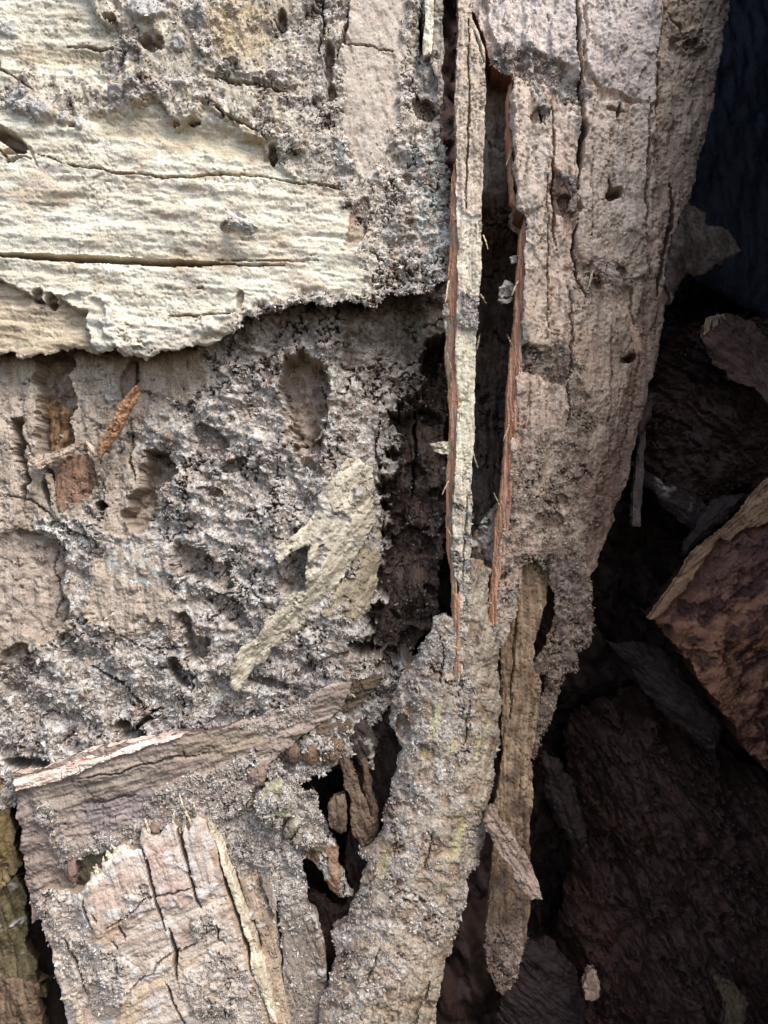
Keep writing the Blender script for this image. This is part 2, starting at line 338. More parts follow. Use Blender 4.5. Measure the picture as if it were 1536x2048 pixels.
def wall_surf(u, v, s):
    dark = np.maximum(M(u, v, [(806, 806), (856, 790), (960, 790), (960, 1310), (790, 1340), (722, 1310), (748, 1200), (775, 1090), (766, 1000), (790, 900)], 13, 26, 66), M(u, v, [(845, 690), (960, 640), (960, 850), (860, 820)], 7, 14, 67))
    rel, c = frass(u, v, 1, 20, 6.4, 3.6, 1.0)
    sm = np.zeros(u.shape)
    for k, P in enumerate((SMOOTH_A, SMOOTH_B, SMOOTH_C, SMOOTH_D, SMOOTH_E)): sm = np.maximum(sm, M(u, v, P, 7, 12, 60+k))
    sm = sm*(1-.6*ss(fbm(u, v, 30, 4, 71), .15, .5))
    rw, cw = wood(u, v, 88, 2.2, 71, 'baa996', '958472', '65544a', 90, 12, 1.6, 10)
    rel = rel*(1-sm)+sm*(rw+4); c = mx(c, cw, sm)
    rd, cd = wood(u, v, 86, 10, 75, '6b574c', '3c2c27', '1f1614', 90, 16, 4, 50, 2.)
    rel = rel*(1-.7*dark)+dark*(rd-120); c = mx(c, cd, .9*dark)  # recess set back, its shade also darkened into the wood colour
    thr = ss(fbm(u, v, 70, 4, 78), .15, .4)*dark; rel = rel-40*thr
    lip_shade = M(u, v, [(470, 640), (900, 560), (900, 800), (760, 800), (660, 700), (560, 690), (480, 720)], 20, 20, 8)
    c = mx(c, c*np.array([.72, .68, .64]), lip_shade)  # shadow under the slab's lip painted into the wall colour
    for k, (P, dp) in enumerate([([(575, 712), (600, 706), (645, 722), (655, 760), (650, 820), (638, 868), (606, 892), (590, 880), (584, 830), (562, 800), (560, 740)], 52), ([(586, 890), (640, 884), (646, 905), (636, 935), (600, 940), (586, 920)], 24),
            ([(285, 905), (310, 900), (345, 925), (350, 950), (318, 985), (300, 1020), (285, 1058), (258, 1056), (252, 1030), (270, 985), (290, 950)], 52), ([(-20, 1066), (60, 1062), (110, 1072), (132, 1120), (128, 1180), (146, 1240), (120, 1262), (84, 1290), (40, 1250), (-20, 1290)], 24), ([(352, 1088), (400, 1100), (420, 1120), (455, 1135), (470, 1170), (440, 1180), (400, 1150), (370, 1150), (340, 1120)], 26), ([(355, 1230), (372, 1226), (400, 1270), (420, 1290), (400, 1330), (372, 1300)], 36), ([(25, 838), (40, 836), (54, 900), (58, 990), (50, 1010), (42, 940), (30, 890)], 30), ([(75, 700), (146, 700), (148, 800), (144, 905), (80, 908), (78, 800)], 40)]):
        w_ = M(u, v, P, 4., 8, 130+k); rel = rel-1.6*dp*w_*(1-.25*fbm(u, v, 30, 3, 5))*(ss(u, -60, 118) if k == 3 else 1)
        c = mx(c, mx(rgb('b3a391'), rgb('86756a'), .5+.9*fbm(u, v, 22, 4, k)), (.85 if k not in (4, 5) else .4)*w_)
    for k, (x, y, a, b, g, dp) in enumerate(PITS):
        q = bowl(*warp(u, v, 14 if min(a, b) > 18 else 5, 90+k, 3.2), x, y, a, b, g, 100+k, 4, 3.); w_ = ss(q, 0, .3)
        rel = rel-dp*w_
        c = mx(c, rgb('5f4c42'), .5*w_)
    for k, (P, wd, dp) in enumerate([([(268, 720), (272, 760), (262, 800)], 3, 14), ([(265, 860), (262, 910), (270, 960)], 2.5, 12), ([(105, 1090), (98, 1140), (115, 1200), (100, 1240)], 2.5, 12),
        ([(380, 1320), (388, 1370), (384, 1400)], 3, 20), ([(230, 1270), (300, 1300), (370, 1290)], 3, 12), ([(10, 900), (60, 890), (70, 930)], 2, 8), ([(500, 1180), (560, 1230), (620, 1240)], 3, 12),
        ([(180, 1330), (250, 1370), (300, 1440)], 6, 30), ([(250, 1480), (300, 1430), (330, 1415)], 9, 50), ([(760, 820), (750, 900), (770, 1000), (765, 1100)], 4, 20), ([(830, 800), (835, 900), (825, 1000)], 5, 30),
        ([(0, 990), (60, 1000), (110, 1040)], 3, 10), ([(640, 760), (655, 830), (640, 880)], 3, 12)]):
        l = line(u, v, P, wd, 200+k, 4); rel = rel-dp*l; c = mx(c, c*.6, l)
    # fresh yellow wood laid bare in the torn pocket on the left
    fr = M(u, v, [(80, 790), (110, 800), (140, 820), (138, 905), (85, 905)], 3, 4, 33)
    gs = grain(u, v, 89, 90, 6, 3, 4); rel = rel+fr*(18+9*gs); c = mx(c, mx(rgb('a58766'), rgb('72543c'), .5+.9*gs), fr); c = mx(c, rgb('51392a'), fr*ss(gs, .2, .5)*.8)
    orange = bowl(u, v, 150, 960, 45, 60, 0, 3, 6)
    c = mx(c, rgb('7e563e'), .7*ss(orange, .05, .5))
    white = bowl(u, v, 105, 1068, 36, 18, 15, 9, 7); rel = rel+9*ss(white, 0, .4); c = mx(c, rgb('cfcbbf'), .8*ss(white, 0, .4))
    teal = ss(bowl(u, v, 280, 1130, 70, 50, 20, 5, 12), 0, .5)*ss(fbm(u, v, 18, 3, 6), 0, .4); c = mx(c, rgb('b9c3bd'), .7*teal)
    # black open holes
    for x, y, a, b in ((97, 975, 12, 38), (200, 1012, 11, 9), (248, 1450, 16, 14), (270, 1470, 26, 16), (60, 1525, 60, 12)):
        rel = rel-70*ss(bowl(u, v, x, y, a, b, 0, 4, 4, 3), 0, .35)
    return rel, c, (1-sm)*(1-.75*dark)*(1-.5*lip_shade)
wall = sheet('decayed_log_wall', WALL, wall_base, wall_surf, thick=160, step=2.3, rag=5, seed=7, back=False, taper=.05, mat=M_FRASS)
tag(wall.o, 'grey crumbling inner wall of the rotten log with scooped insect galleries, below the pale slab', 'wood')
tone_w = wall.extra*(.25+ss(fbm(wall.u, wall.v, 60, 3, 2), -.2, .3))
crumbs(wall, tone_w*(wall.v > 690), 18000, size=(1.2, 3.8), seed=1)
crumbs(wall, wall.extra*ss(wall.v, 1250, 1400), 3000, name='frass', size=(2.5, 6), seed=2)

# ================================================================== pale slab at the top left
SLAB = [(-90, -90), (870, -90), (868, 60), (872, 130), (880, 220), (895, 330), (905, 470), (900, 560), (860, 585), (830, 585), (770, 590), (745, 620), (690, 600), (655, 612), (600, 600), (560, 622),
        (520, 628), (490, 636), (478, 655), (440, 680), (380, 700), (330, 708), (290, 716), (260, 712), (230, 700), (190, 706), (150, 690), (110, 692), (60, 712), (0, 700), (-90, 706)]
def slab_base(u, v):
    return 22-55*ss(u, 640, 900)-10*ss(u, 300, 700)+10*ss(v, 560, 700)*ss(400-u, 0, 300)
GREYTOP = [(250, -90), (870, -90), (880, 240), (890, 590), (760, 640), (720, 560), (735, 480), (690, 400), (600, 345), (560, 330), (540, 290), (480, 245), (400, 215), (340, 245), (300, 200), (230, 215), (170, 230), (70, 250), (0, 210), (0, 165), (60, 150), (200, 175), (235, 90), (190, 40)]
def slab_surf(u, v, s):
    ang = 4.5
    rel, c = wood(u, v, ang, 2.4, 301, 'd8cfbb', 'bfb39b', '93846d', 260, 26, .6, 6, .7)
    # short transverse scales of the weathered surface
    a, b = rot(u, v, ang); sc = fbm(a/14, b/9, 1., 3, 333); rel = rel+1.1*sc; c = c*(1+.10*sc)[:, None]
    rel = rel+7*grain(u, v, 5, 330, 46, 3, 377)
    pin = ss(fbm(u, v, 110, 3, 305), .1, .45); c = mx(c, c*np.array([.93, .83, .78]), .8*pin)
    # hollowed band of older brown wood
    for P, dp in (([(180, 225), (300, 232), (420, 250), (545, 285), (555, 330), (480, 320), (330, 285), (200, 270)], 12), ([(-20, 100), (120, 95), (250, 110), (240, 135), (90, 130), (-20, 115)], 6), ([(0, 380), (180, 385), (300, 392), (150, 400), (0, 395)], 5), ([(230, 500), (440, 515), (480, 530), (250, 515)], 3)):
        m = M(u, v, P, 12, 7, 310+dp); rel = rel-dp*m; c = mx(c, rgb('ab9876'), .5*m)
    # grey crumbly crust over the top and right
    g = M(u, v, GREYTOP, 12, 22, 320)
    rf, cf = frass(u, v, 21, 12, 6.6, 3.2, 1.08)
    rw, cw = wood(u, v, 80, 3, 322, 'cdc2ae', 'a89983', '75655a', 80, 14, 1.6, 9)
    mixw = ss(fbm(u, v, 75, 4, 323), -.25, .15)*(1-.5*ss(u, 560, 640))
    rg_ = rf*(1-mixw)+rw*mixw; cg = mx(cf*1.1, cw, mixw)
    vein = ss(bowl(u, v, 745, 120, 66, 250, 2, 4, 12), .02, .25); rg_ = rg_*(1-vein)+vein*(rw*.8); cg = mx(cg, mx(rgb('c9bba8'), rgb('aa9887'), .5+fbm(u, v, 26, 3, 8)), .7*vein)
    warm = ss(bowl(u, v, 480, 60, 70, 70, 0, 14, 12), .0, .3); cg = mx(cg, rgb('b9a27d'), .6*warm)
    rel = rel*(1-g)+g*(rg_+4*ss(s, 0, 1)); c = mx(c, cg, g)
    # crumbly fringe down the right and along the lower lip
    fr = np.maximum(ss(u+26*fbm(u, v, 40, 3, 5), 735, 815)*ss(v, 230, 330), ss(30-s, 0, 22)*ss(v, 500, 560)*ss(u, 440, 520))
    rel = rel*(1-fr)+fr*(rf*1.25); c = mx(c, cf*1.06, .9*fr)
    blu = ss(bowl(u, v, 865, 400, 40, 190, 0, 4, 14), 0, .5)*ss(fbm(u, v, 22, 3, 9), -.2, .3); c = mx(c, rgb('a9b3ad'), .6*blu)
    # raised torn layers
    L1 = M(u, v, [(130, -90), (400, -90), (420, 60), (480, 90), (540, 170), (560, 260), (540, 300), (450, 235), (405, 205), (390, 245), (350, 252), (330, 225), (310, 205), (265, 210), (250, 180), (280, 120), (240, 60), (200, 45)], 3, 9, 330)
    rel = rel+15*L1
    L2 = M(u, v, [(415, 150), (600, 178), (570, 190), (540, 290), (430, 215)], 2.5, 5, 331); rel = rel-8*L2
    # lower left: lip with curled crumbly edge, brown hollow under it
    und = M(u, v, [(-90, 545), (20, 565), (60, 590), (110, 600), (170, 625), (185, 690), (190, 730), (-90, 730)], 4, 8, 340)
    rel = rel-26*und; c = mx(c, mx(rgb('cbb99a'), rgb('8f7861'), .5+.9*grain(u, v, 3, 90, 9, 3, 341)), .85*und)
    lip = M(u, v, [(100, 590), (160, 580), (210, 600), (200, 640), (230, 700), (300, 720), (380, 705), (470, 650), (470, 620), (380, 640), (300, 650), (240, 640), (215, 600)], 7, 8, 342)
    rel = rel+7*lip+lip*rf*.5; c = mx(c, mx(cf*1.25, rgb('c8bda8'), .5), .75*lip)
    # knots, nodules and pits along the seam
    for k, (x, y, a, b, hh) in enumerate([(85, 225, 22, 24, 14), (130, 235, 14, 16, 10), (232, 190, 20, 20, 16), (270, 172, 16, 14, 12), (40, 205, 26, 20, 9), (300, 30, 44, 26, 16), (20, 60, 24, 20, 8), (360, 95, 20, 18, 9), (400, 45, 22, 20, 9), (160, 250, 12, 12, 9)]):
        q = ss(bowl(u, v, x, y, a, b, 0, 350+k, 5, 2), 0, .6); rel = rel+hh*q; c = mx(c, rgb('b5b1ab'), .7*q)
    for k, (x, y, a, b, g_, dp) in enumerate([(15, 275, 44, 15, 32, 60), (30, 305, 26, 8, -10, 26), (228, 48, 18, 9, 30, 30), (246, 125, 5, 26, 8, 14), (305, 95, 26, 14, 30, 30), (325, 95, 16, 10, 60, 16), (145, 250, 9, 7, 0, 22), (390, 245, 12, 6, 0, 24), (355, 250, 10, 6, 0, 14), (545, 310, 9, 22, 0, 30), (565, 45, 12, 26, 0, 28), (658, 130, 9, 44, 0, 30), (665, 190, 12, 16, 0, 22), (460, 455, 22, 12, -10, 8), (100, 600, 12, 14, 0, 28), (75, 590, 10, 16, 20, 22), (480, 600, 9, 20, 0, 12), (715, 450, 20, 60, 18, 12), (850, 215, 26, 34, 0, 26), (815, 360, 8, 12, 0, 14), (400, 575, 8, 4, 0, 8)]):
        q = ss(bowl(u, v, x, y, a, b, g_, 380+k, 4, 3), 0, .4); rel = rel-dp*q; c = mx(c, rgb('6b4f40'), .5*q)
    for k, (P, wd, dp, rg) in enumerate([([(-60, 506), (0, 510), (120, 517), (300, 524), (480, 528), (500, 529)], 9.5, 240, 1.2), ([(480, 529), (540, 530), (570, 530)], 1.6, 12, 1.2), ([(75, 308), (140, 330), (230, 345), (330, 355), (440, 350), (530, 352), (600, 368), (690, 378)], 2., 13, 2.5), ([(600, 360), (660, 374), (690, 380)], 2.6, 10, 2),
            ([(415, 160), (470, 170), (540, 178), (590, 186)], 5, 30, 3), ([(410, 195), (450, 235), (490, 250), (540, 280)], 3, 16, 4), ([(0, 100), (0, 140), (50, 170), (70, 185)], 2.5, 10, 3), ([(135, 92), (200, 100), (245, 108)], 3, 10, 2),
            ([(330, 630), (400, 632), (470, 624)], 2, 8, 3), ([(840, 20), (845, 90), (835, 150), (850, 200)], 7, 50, 4), ([(0, 300), (20, 320), (60, 315)], 3, 20, 4), ([(430, 520), (640, 522)], 1.4, 5, 2), ([(680, 90), (740, 95), (790, 105)], 2, 8, 4), ([(645, 0), (650, 60), (640, 110)], 4, 20, 5), ([(700, 0), (690, 70), (675, 120)], 3, 14, 5)]):
        l = line(u, v, P, wd*1.15, 400+k, rg); rel = rel-1.6*dp*l; c = mx(c, c*np.array([.6, .5, .45]), .9*l)  # cracks cut deep, with their shade also put into the colour
    rel = rel-9*line(u, v, [(-40, 260), (60, 300), (75, 330)], 7, 8)
    return rel, c, np.maximum(g*(1-.75*mixw)*(1-vein), fr)
slab = sheet('wood_slab', SLAB, slab_base, slab_surf, thick=90, step=2.3, rag=7, seed=3, back=False, bevel=6, bw=4, taper=.28, side=rgb('8a7864'))
tag(slab.o, 'large pale cream slab of weathered wood with a long black horizontal crack', 'wood slab')
crumbs(slab, slab.extra, 10000, name='frass', size=(1.2, 3.2), seed=3)
def plain(ang, amp=3, seed=0, cols=('c9bda2', '8e7d68', '5d4a3c'), along=110, across=9, fr=0, curl=None, fine=1.4, big=6, tint=(1, 1, 1)):
    def f(u, v, s):
        rel, c = wood(u, v, ang, amp, seed, *cols, along, across, fine, big)
        m = np.zeros(u.shape)
        if fr:
            rf, cf = frass(u, v, seed+9, 6, 6.5, 3., .95); cf = cf*np.array(tint)
            m = ss(fbm(u, v, 48, 4, seed+3)+(fr-.5)*1.3, -.12, .16)
            rel = rel*(1-m)+m*rf; c = mx(c, cf, m)
        if curl is not None: rel = rel+curl(u, v, s)
        return rel, c, m+.02
    return f
def plane(u0, v0, h0, gu=0, gv=0): return lambda u, v: h0+(u-u0)*gu+(v-v0)*gv

# small torn flakes and the curl lying on the slab
sheet('wood_curl', [(446, 418), (462, 422), (480, 426), (505, 436), (518, 455), (505, 476), (488, 472), (470, 462), (452, 462), (458, 440)], lambda u, v: 44+16*ss(u, 450, 500)+6*np.sin((v-430)/8), plain(30, 4, 501, ('d8cfc0', '9d9186', '6a5a50'), 30, 6), thick=7, step=1.7, rag=4, seed=2)
tag(COL.objects['wood_curl'], 'small curled grey chip standing off the pale slab above the black crack', 'wood chip')

# sliver hanging at the top edge
t = thing('wood_sliver', 'short pale sliver with ragged grey lower end hanging from the top edge', 'wood sliver', (870, 100, -10))
h = sheet('pale_face', [(852, -60), (868, -60), (868, 0), (866, 60), (862, 110), (848, 112), (845, 90), (850, 40)], -8, plain(88, 3, 511, ('efe6cf', 'b9a98b', '7d6a55')), thick=18, step=1.8, rag=1.5, parent=t)
h = sheet('grey_face', [(868, -60), (886, -60), (886, 40), (890, 100), (884, 140), (887, 200), (880, 214), (872, 205), (874, 160), (862, 120), (866, 40)], -14, plain(88, 3, 512, ('b5a898', '7f7066', '54463e'), fr=.4), thick=26, step=1.8, rag=3, parent=t)
sheet('hanging_crust', [(815, 120), (840, 100), (870, 110), (884, 160), (880, 215), (862, 200), (840, 200), (815, 170)], -34, plain(80, 4, 513, ('9d968c', '6e645d', '4a3f3a'), fr=.8), thick=30, step=2.1, rag=5)
tag(COL.objects['hanging_crust'], 'clump of grey crumbly crust behind the short hanging sliver', 'crust')

# ================================================================== long left sliver
t = thing('wood_sliver', 'longest narrow pale sliver with an orange split edge running down the middle', 'wood sliver', (930, 600, 0))
SLV = [(914, -60), (938, -60), (945, 40), (968, 100), (972, 180), (967, 300), (963, 440), (962, 540), (958, 590), (953, 680), (951, 790), (946, 900), (943, 1000), (943, 1080), (938, 1140), (945, 1200), (930, 1320), (917, 1370), (914, 1280), (921, 1220), (918, 1170), (904, 1120),
       (906, 1000), (912, 900), (915, 800), (909, 700), (916, 580), (914, 430), (912, 300), (910, 150), (917, 40)]
def slv(u, v, s):
    rel, c = wood(u, v, 91, 3, 521, 'e3d7c0', 'b9a68c', '83705e', 170, 6, 1.3, 3)
    top = M(u, v, [(890, -90), (1000, -90), (1000, 425), (960, 432), (940, 440), (925, 425), (912, 380), (890, 200)], 2.5, 4, 3); rel = rel+5*top; c = mx(c, mx(rgb('cdb9a3'), rgb('9c8474'), .5+.8*fbm(u, v, 14, 3, 2)), .7*top)
    gp = M(u, v, [(922, 588), (960, 588), (956, 665), (918, 660)], 2.5, 4, 5); rf, cf = frass(u, v, 55, 3, 6, 3, 1.05); rel = rel+4*gp+rf*gp; c = mx(c, cf, gp)
    yel = M(u, v, [(905, 670), (960, 670), (955, 800), (945, 930), (905, 930)], 14, 6, 6); c = mx(c, rgb('e2d8b6'), .55*yel)
    low = ss(v, 930, 1010)*ss(fbm(u, v, 26, 3, 8), -.3, .2); c = mx(c, cf*.9, .8*low); rel = rel+low*rf*.8
    for P, wd, dp in (([(935, 40), (938, 180), (934, 330), (930, 430)], 2.2, 12), ([(925, 1180), (930, 1050), (935, 990)], 2, 10), ([(945, 60), (958, 90), (968, 130)], 3, 8)):
        l = line(u, v, P, wd, 7, 2); rel = rel-dp*l; c = mx(c, c*.5, l)
    rel = rel+4*np.sin(v/70.)
    return rel, c, gp+.5*low+.03
h = sheet('weathered_face', SLV, 6, slv, thick=46, step=1.9, rag=2.2, seed=9, parent=t, bevel=2, bw=3, taper=.1, side=rgb('9a6a48'))
crumbs(h, h.extra, 500, size=(1, 2.4), seed=5)
def orange(seed, dark=.0):
    def f(u, v, s):
        g = grain(u, v, 90.5, 130, 3.0, 3, seed); g2 = grain(u, v, 90, 60, 6, 3, seed+1); n = fbm(u, v, 10, 3, seed+2)
        c = mx(rgb('dba987'), rgb('a56b48'), .5+.95*g); c = mx(c, rgb('5a3324'), .6*ss(g2, .2, .6)); c = mx(c, rgb('b9856a'), .4*ss(n, .1, .5)); wz = ss(fbm(u, v*.35, 22, 3, seed+5), .05, .3); c = mx(c, mx(rgb('b7a088'), rgb('84694f'), .5+g2), .8*wz); return 4*g+2*g2+.8*n, c*(1-dark), None
    return f
ORA = [(912, 320), (918, 430), (919, 560), (918, 700), (920, 800), (917, 900), (911, 1000), (908, 1100), (915, 1190), (924, 1230), (922, 1290), (920, 1350), (914, 1370), (912, 1260), (903, 1210), (905, 1180), (893, 1090),
       (891, 960), (898, 900), (900, 850), (896, 760), (889, 700), (893, 640), (897, 540), (901, 430), (905, 350)]
def orab(u, v): return 2-0.8*np.clip(918-u, 0, 30)+0*v
sheet('split_edge', ORA, orab, orange(530), thick=30, step=1.5, rag=2., seed=10, parent=t, mat=M_FRESH, bevel=1.2, bw=2)
sheet('side_chip', [(858, 886), (880, 882), (902, 884), (903, 912), (885, 910), (868, 903)], -14, plain(5, 2, 535, ('d8cdb4', '93826a', '64523f'), 30, 5), thick=12, step=1.7, rag=3.5, parent=t)
sheet('side_chip', [(884, 590), (900, 585), (903, 640), (893, 660), (886, 630)], -16, plain(80, 2, 536, ('9a9186', '6f6157', '4d4038'), fr=.6), thick=14, step=1.9, rag=4, parent=t)

def fibres(parent, lst, h, cols=('c9b394', 'a08a6e', '6d5a47'), mat=None):
    for k, (x0, y0, x1, y1, wd) in enumerate(lst):
        n = math.hypot(x1-x0, y1-y0); ex, ey = (x1-x0)/n, (y1-y0)/n; nx, ny = -ey*wd/2, ex*wd/2; mx_, my_ = (x0+x1)/2+ny, (y0+y1)/2-nx
        P = [(x0-nx, y0-ny), (mx_-nx*.8, my_-ny*.8), (x1-nx*.25, y1-ny*.25), (x1+nx*.25, y1+ny*.25), (mx_+nx*.8, my_+ny*.8), (x0+nx, y0+ny)]
        sheet('fibre', P, (lambda h, x0, y0, n: lambda u, v: h+.35*np.hypot(u-x0, v-y0))(h, x0, y0, n), plain(math.degrees(math.atan2(ey, ex)), 1, 580+k, cols, 30, 3), thick=3.5, step=1.3, rag=1.2, seed=k, bevel=.5, bw=1.5, parent=parent, mat=mat)
fibres(t, [(898, 560, 890, 606, 4), (903, 744, 893, 700, 4), (898, 960, 884, 990, 3.5), (960, 590, 974, 606, 4), (952, 700, 960, 668, 3), (944, 900, 956, 938, 3.5), (906, 1080, 892, 1052, 4), (910, 440, 900, 410, 3.5), (966, 470, 975, 500, 3)], 0)
# ================================================================== back plank, tatter and tip behind the column
BPL = [(1000, 1280), (1030, 1180), (1045, 1100), (1095, 1100), (1098, 1160), (1084, 1240), (1064, 1320), (1082, 1345), (1080, 1430), (1062, 1520), (1068, 1560), (1060, 1650), (1062, 1740), (1060, 1830), (1048, 1900), (1030, 1968), (1002, 1988), (978, 1945), (970, 1880), (978, 1800), (984, 1720), (992, 1600), (1006, 1500), (1004, 1400)]
def bpl(u, v, s):
    rel, c = wood(u, v, 92, 5, 541, 'a68d72', '74593f', '44322a', 160, 9, 1.6, 10)
    dk = ss(v, 1480, 1560)*ss(fbm(u, v, 60, 3, 4), -.2, .3); c = mx(c, rgb('54423a'), .75*dk)
    rf, cf = frass(u, v, 57, 6, 7, 3, .5); lo = ss(v, 1820, 1900); rel = rel*(1-lo)+lo*rf; c = mx(c, cf*np.array([1, .8, .72]), lo)
    l = line(u, v, [(1035, 1180), (1028, 1300), (1020, 1450)], 2.5, 5, 2); return rel-12*l, c, lo+.03
t = thing('wood_plank', 'long thin brown plank with orange left edge hanging behind the grey plank', 'plank', (1030, 1550, -90))
h = sheet('weathered_face', BPL, lambda u, v: -62-30*ss(v, 1500, 2000), bpl, thick=22, step=2., rag=3, seed=12, parent=t, taper=.1)
crumbs(h, h.extra, 900, size=(1.3, 3), seed=6, pal=TANS*.6)
sheet('split_edge', [(1003, 1290), (1016, 1240), (1022, 1250), (1020, 1330), (1016, 1400), (1012, 1500), (1004, 1500), (1006, 1400)], lambda u, v: -60-.8*np.clip(1018-u, 0, 20), orange(545, .15), thick=16, step=1.7, rag=2, parent=t, mat=M_FRESH)
TAT = [(1098, 1100), (1150, 1100), (1176, 1150), (1186, 1190), (1190, 1240), (1180, 1290), (1158, 1300), (1152, 1345), (1128, 1345), (1116, 1400), (1090, 1470), (1064, 1520), (1060, 1480), (1084, 1400), (1096, 1350), (1070, 1345), (1064, 1325), (1092, 1290), (1110, 1240), (1112, 1190), (1100, 1170)]
t = sheet('bark_tatter', TAT, lambda u, v: -34-50*ss(v, 1100, 1500), plain(95, 4, 551, ('8d7a70', '69554b', '45352e'), 60, 10, fr=.75, big=12, tint=(.72, .58, .5)), thick=16, step=2., rag=5, seed=13)
tag(t.o, 'ragged brown tatter of crusted bark dangling below the wide column', 'bark')
crumbs(t, t.extra, 1600, size=(1.2, 3.), seed=7, pal=TANS*.7)

# ================================================================== wide column
COLM = [(938, -70), (1478, -70), (1464, 0), (1452, 70), (1440, 130), (1428, 210), (1412, 290), (1396, 350), (1380, 400), (1368, 440), (1352, 490), (1348, 560), (1336, 610), (1325, 680), (1300, 780), (1286, 830), (1268, 920), (1252, 970), (1232, 1030), (1210, 1090), (1195, 1130), (1178, 1155), (1150, 1120),
        (1118, 1160), (1098, 1145), (1070, 1120), (1048, 1130), (1040, 1180), (1032, 1230), (1016, 1270), (1000, 1296), (986, 1280), (984, 1240), (990, 1160), (1004, 1060), (1018, 980), (1024, 860), (1036, 740), (1046, 600), (1052, 440), (1034, 425), (1024, 330), (1020, 200), (1024, 160), (1000, 140), (984, 128), (972, 100), (962, 60), (940, 20)]
def colm_base(u, v):
    e = 1465-.20*np.clip(v, -100, 2000)-.000045*np.clip(v-300, 0, 2000)**2     # right edge
    x = np.clip((u-(e-330))/330, 0, 1.2)
    return 0-170*x**2.4-20*ss(1060-u, 0, 60)*0
def colm(u, v, s):
    rel, c = wood(u, v, 93, 2.0, 601, 'd3c1b0', 'b59f8e', '82695b', 260, 20, 1.1, 8)
    pin = ss(fbm(u, v, 130, 3, 605), 0, .4); c = mx(c, c*np.array([1.0, .91, .87]), .7*pin)
    st = grain(u, v, 94, 300, 30, 3, 606); c = mx(c, rgb('806a5e'), .4*ss(st, .2, .55)); rel = rel-3*ss(st, .1, .45)
    spk, _, ci = worley(u, v, 6.5, 608); c = c*(1+.22*(ci-.5))[:, None]; rel = rel+1.2*(1-spk)
    fl, tn = flakes(u, v, 93, 55, 3., 631); rel = rel+5*fl; c = c*(1+.22*tn)[:, None]
    # upper pale layers
    A = M(u, v, [(940, -90), (1170, -90), (1166, 100), (1164, 180), (1140, 140), (1108, 128), (1080, 115), (1062, 108), (1040, 112), (1015, 128), (988, 100), (972, 30)], 2.5, 5, 611)
    B = M(u, v, [(1166, -90), (1330, -90), (1318, 100), (1308, 208), (1250, 200), (1200, 176), (1172, 150)], 2.5, 4, 612)
    rel = rel+13*A+12*B; pale = mx(rgb('dcd5cd'), rgb('bbaea5'), .5+.7*fbm(u, v, 9, 3, 613)); c = mx(c, pale, .48*np.maximum(A, B))
    A2 = M(u, v, [(965, 115), (1015, 95), (1040, 105), (1100, 120), (1140, 150), (1180, 190), (1160, 230), (1120, 200), (1080, 170), (1040, 165), (1000, 150)], 5, 9, 614)
    rf, cf = frass(u, v, 61, 7, 6.5, 3.2, .95)
    rel = rel-5*A2+A2*rf; c = mx(c, cf, .85*A2)
    # narrow left strip and lifted layers
    D = M(u, v, [(1020, 160), (1062, 165), (1100, 250), (1106, 360), (1100, 520), (1102, 700), (1060, 690), (1040, 690), (1030, 400)], 3, 4, 615); rel = rel+9*D; c = mx(c, rgb('c8b8a4'), .4*D)
    E = M(u, v, [(1020, 160), (1065, 165), (1095, 250), (1100, 350), (1090, 410), (1050, 430), (1020, 420)], 3, 6, 616); rel = rel+9*E
    F = M(u, v, [(1160, 200), (1300, 215), (1296, 330), (1290, 420), (1300, 540), (1262, 560), (1256, 590), (1230, 560), (1190, 520), (1165, 540), (1150, 500), (1150, 400)], 3, 6, 617); rel = rel+13*F; c = mx(c, rgb('c0ad9a'), .35*F)
    # long right hand strip, steps back
    G = M(u, v, [(1318, 60), (1345, -90), (1500, -90), (1460, 200), (1400, 420), (1350, 640), (1330, 560), (1310, 400), (1312, 250)], 6, 6, 618); rel = rel-16*G; c = mx(c, rgb('a08872'), .4*G)
    Hh = M(u, v, [(1290, 560), (1322, 540), (1345, 640), (1320, 800), (1200, 1180), (1165, 1120), (1195, 1000), (1235, 860), (1268, 720)], 6, 6, 619); rel = rel-12*Hh; c = mx(c, rgb('8d6e5b'), .5*Hh)
    K = M(u, v, [(1130, 690), (1140, 560), (1200, 560), (1240, 600), (1262, 700), (1230, 860), (1190, 980), (1150, 900), (1135, 760)], 3, 6, 620); rel = rel+10*K; c = mx(c, rgb('bba794'), .3*K)
    # torn dark band
    T = M(u, v, [(1045, 690), (1090, 700), (1120, 690), (1145, 720), (1140, 760), (1125, 775), (1080, 755), (1045, 740)], 3, 8, 621); rel = rel-9*T+rf*T*.7; c = mx(c, mx(rgb('6d5549'), cf, .4), .8*T)
    T2 = M(u, v, [(1105, 330), (1125, 350), (1150, 380), (1165, 420), (1130, 440), (1105, 430), (1098, 380)], 3, 6, 622); rel = rel-16*T2; c = mx(c, rgb('5e463a'), .7*T2)
    # granular grey crust on the lower half
    cr = np.maximum.reduce([M(u, v, [(1030, 880), (1080, 860), (1120, 880), (1160, 780), (1185, 840), (1185, 960), (1195, 1040), (1160, 1130), (1100, 1160), (1040, 1130), (985, 1290), (985, 1150), (1012, 1000)], 9, 20, 623),
        M(u, v, [(1150, 520), (1200, 530), (1250, 520), (1255, 560), (1230, 600), (1190, 570), (1170, 600), (1150, 580)], 4, 9, 624), M(u, v, [(1125, 700), (1160, 730), (1185, 860), (1150, 900), (1135, 800)], 5, 9, 625), M(u, v, [(1350, 60), (1420, 60), (1400, 110), (1360, 100)], 5, 12, 626)])
    cr = cr*(.35+.65*ss(fbm(u, v, 30, 4, 627), -.25, .15))
    rel = rel*(1-.7*cr)+cr*(rf+5); c = mx(c, mx(cf*np.array([.95, .86, .78]), rgb('8b7566'), .25), .85*cr)
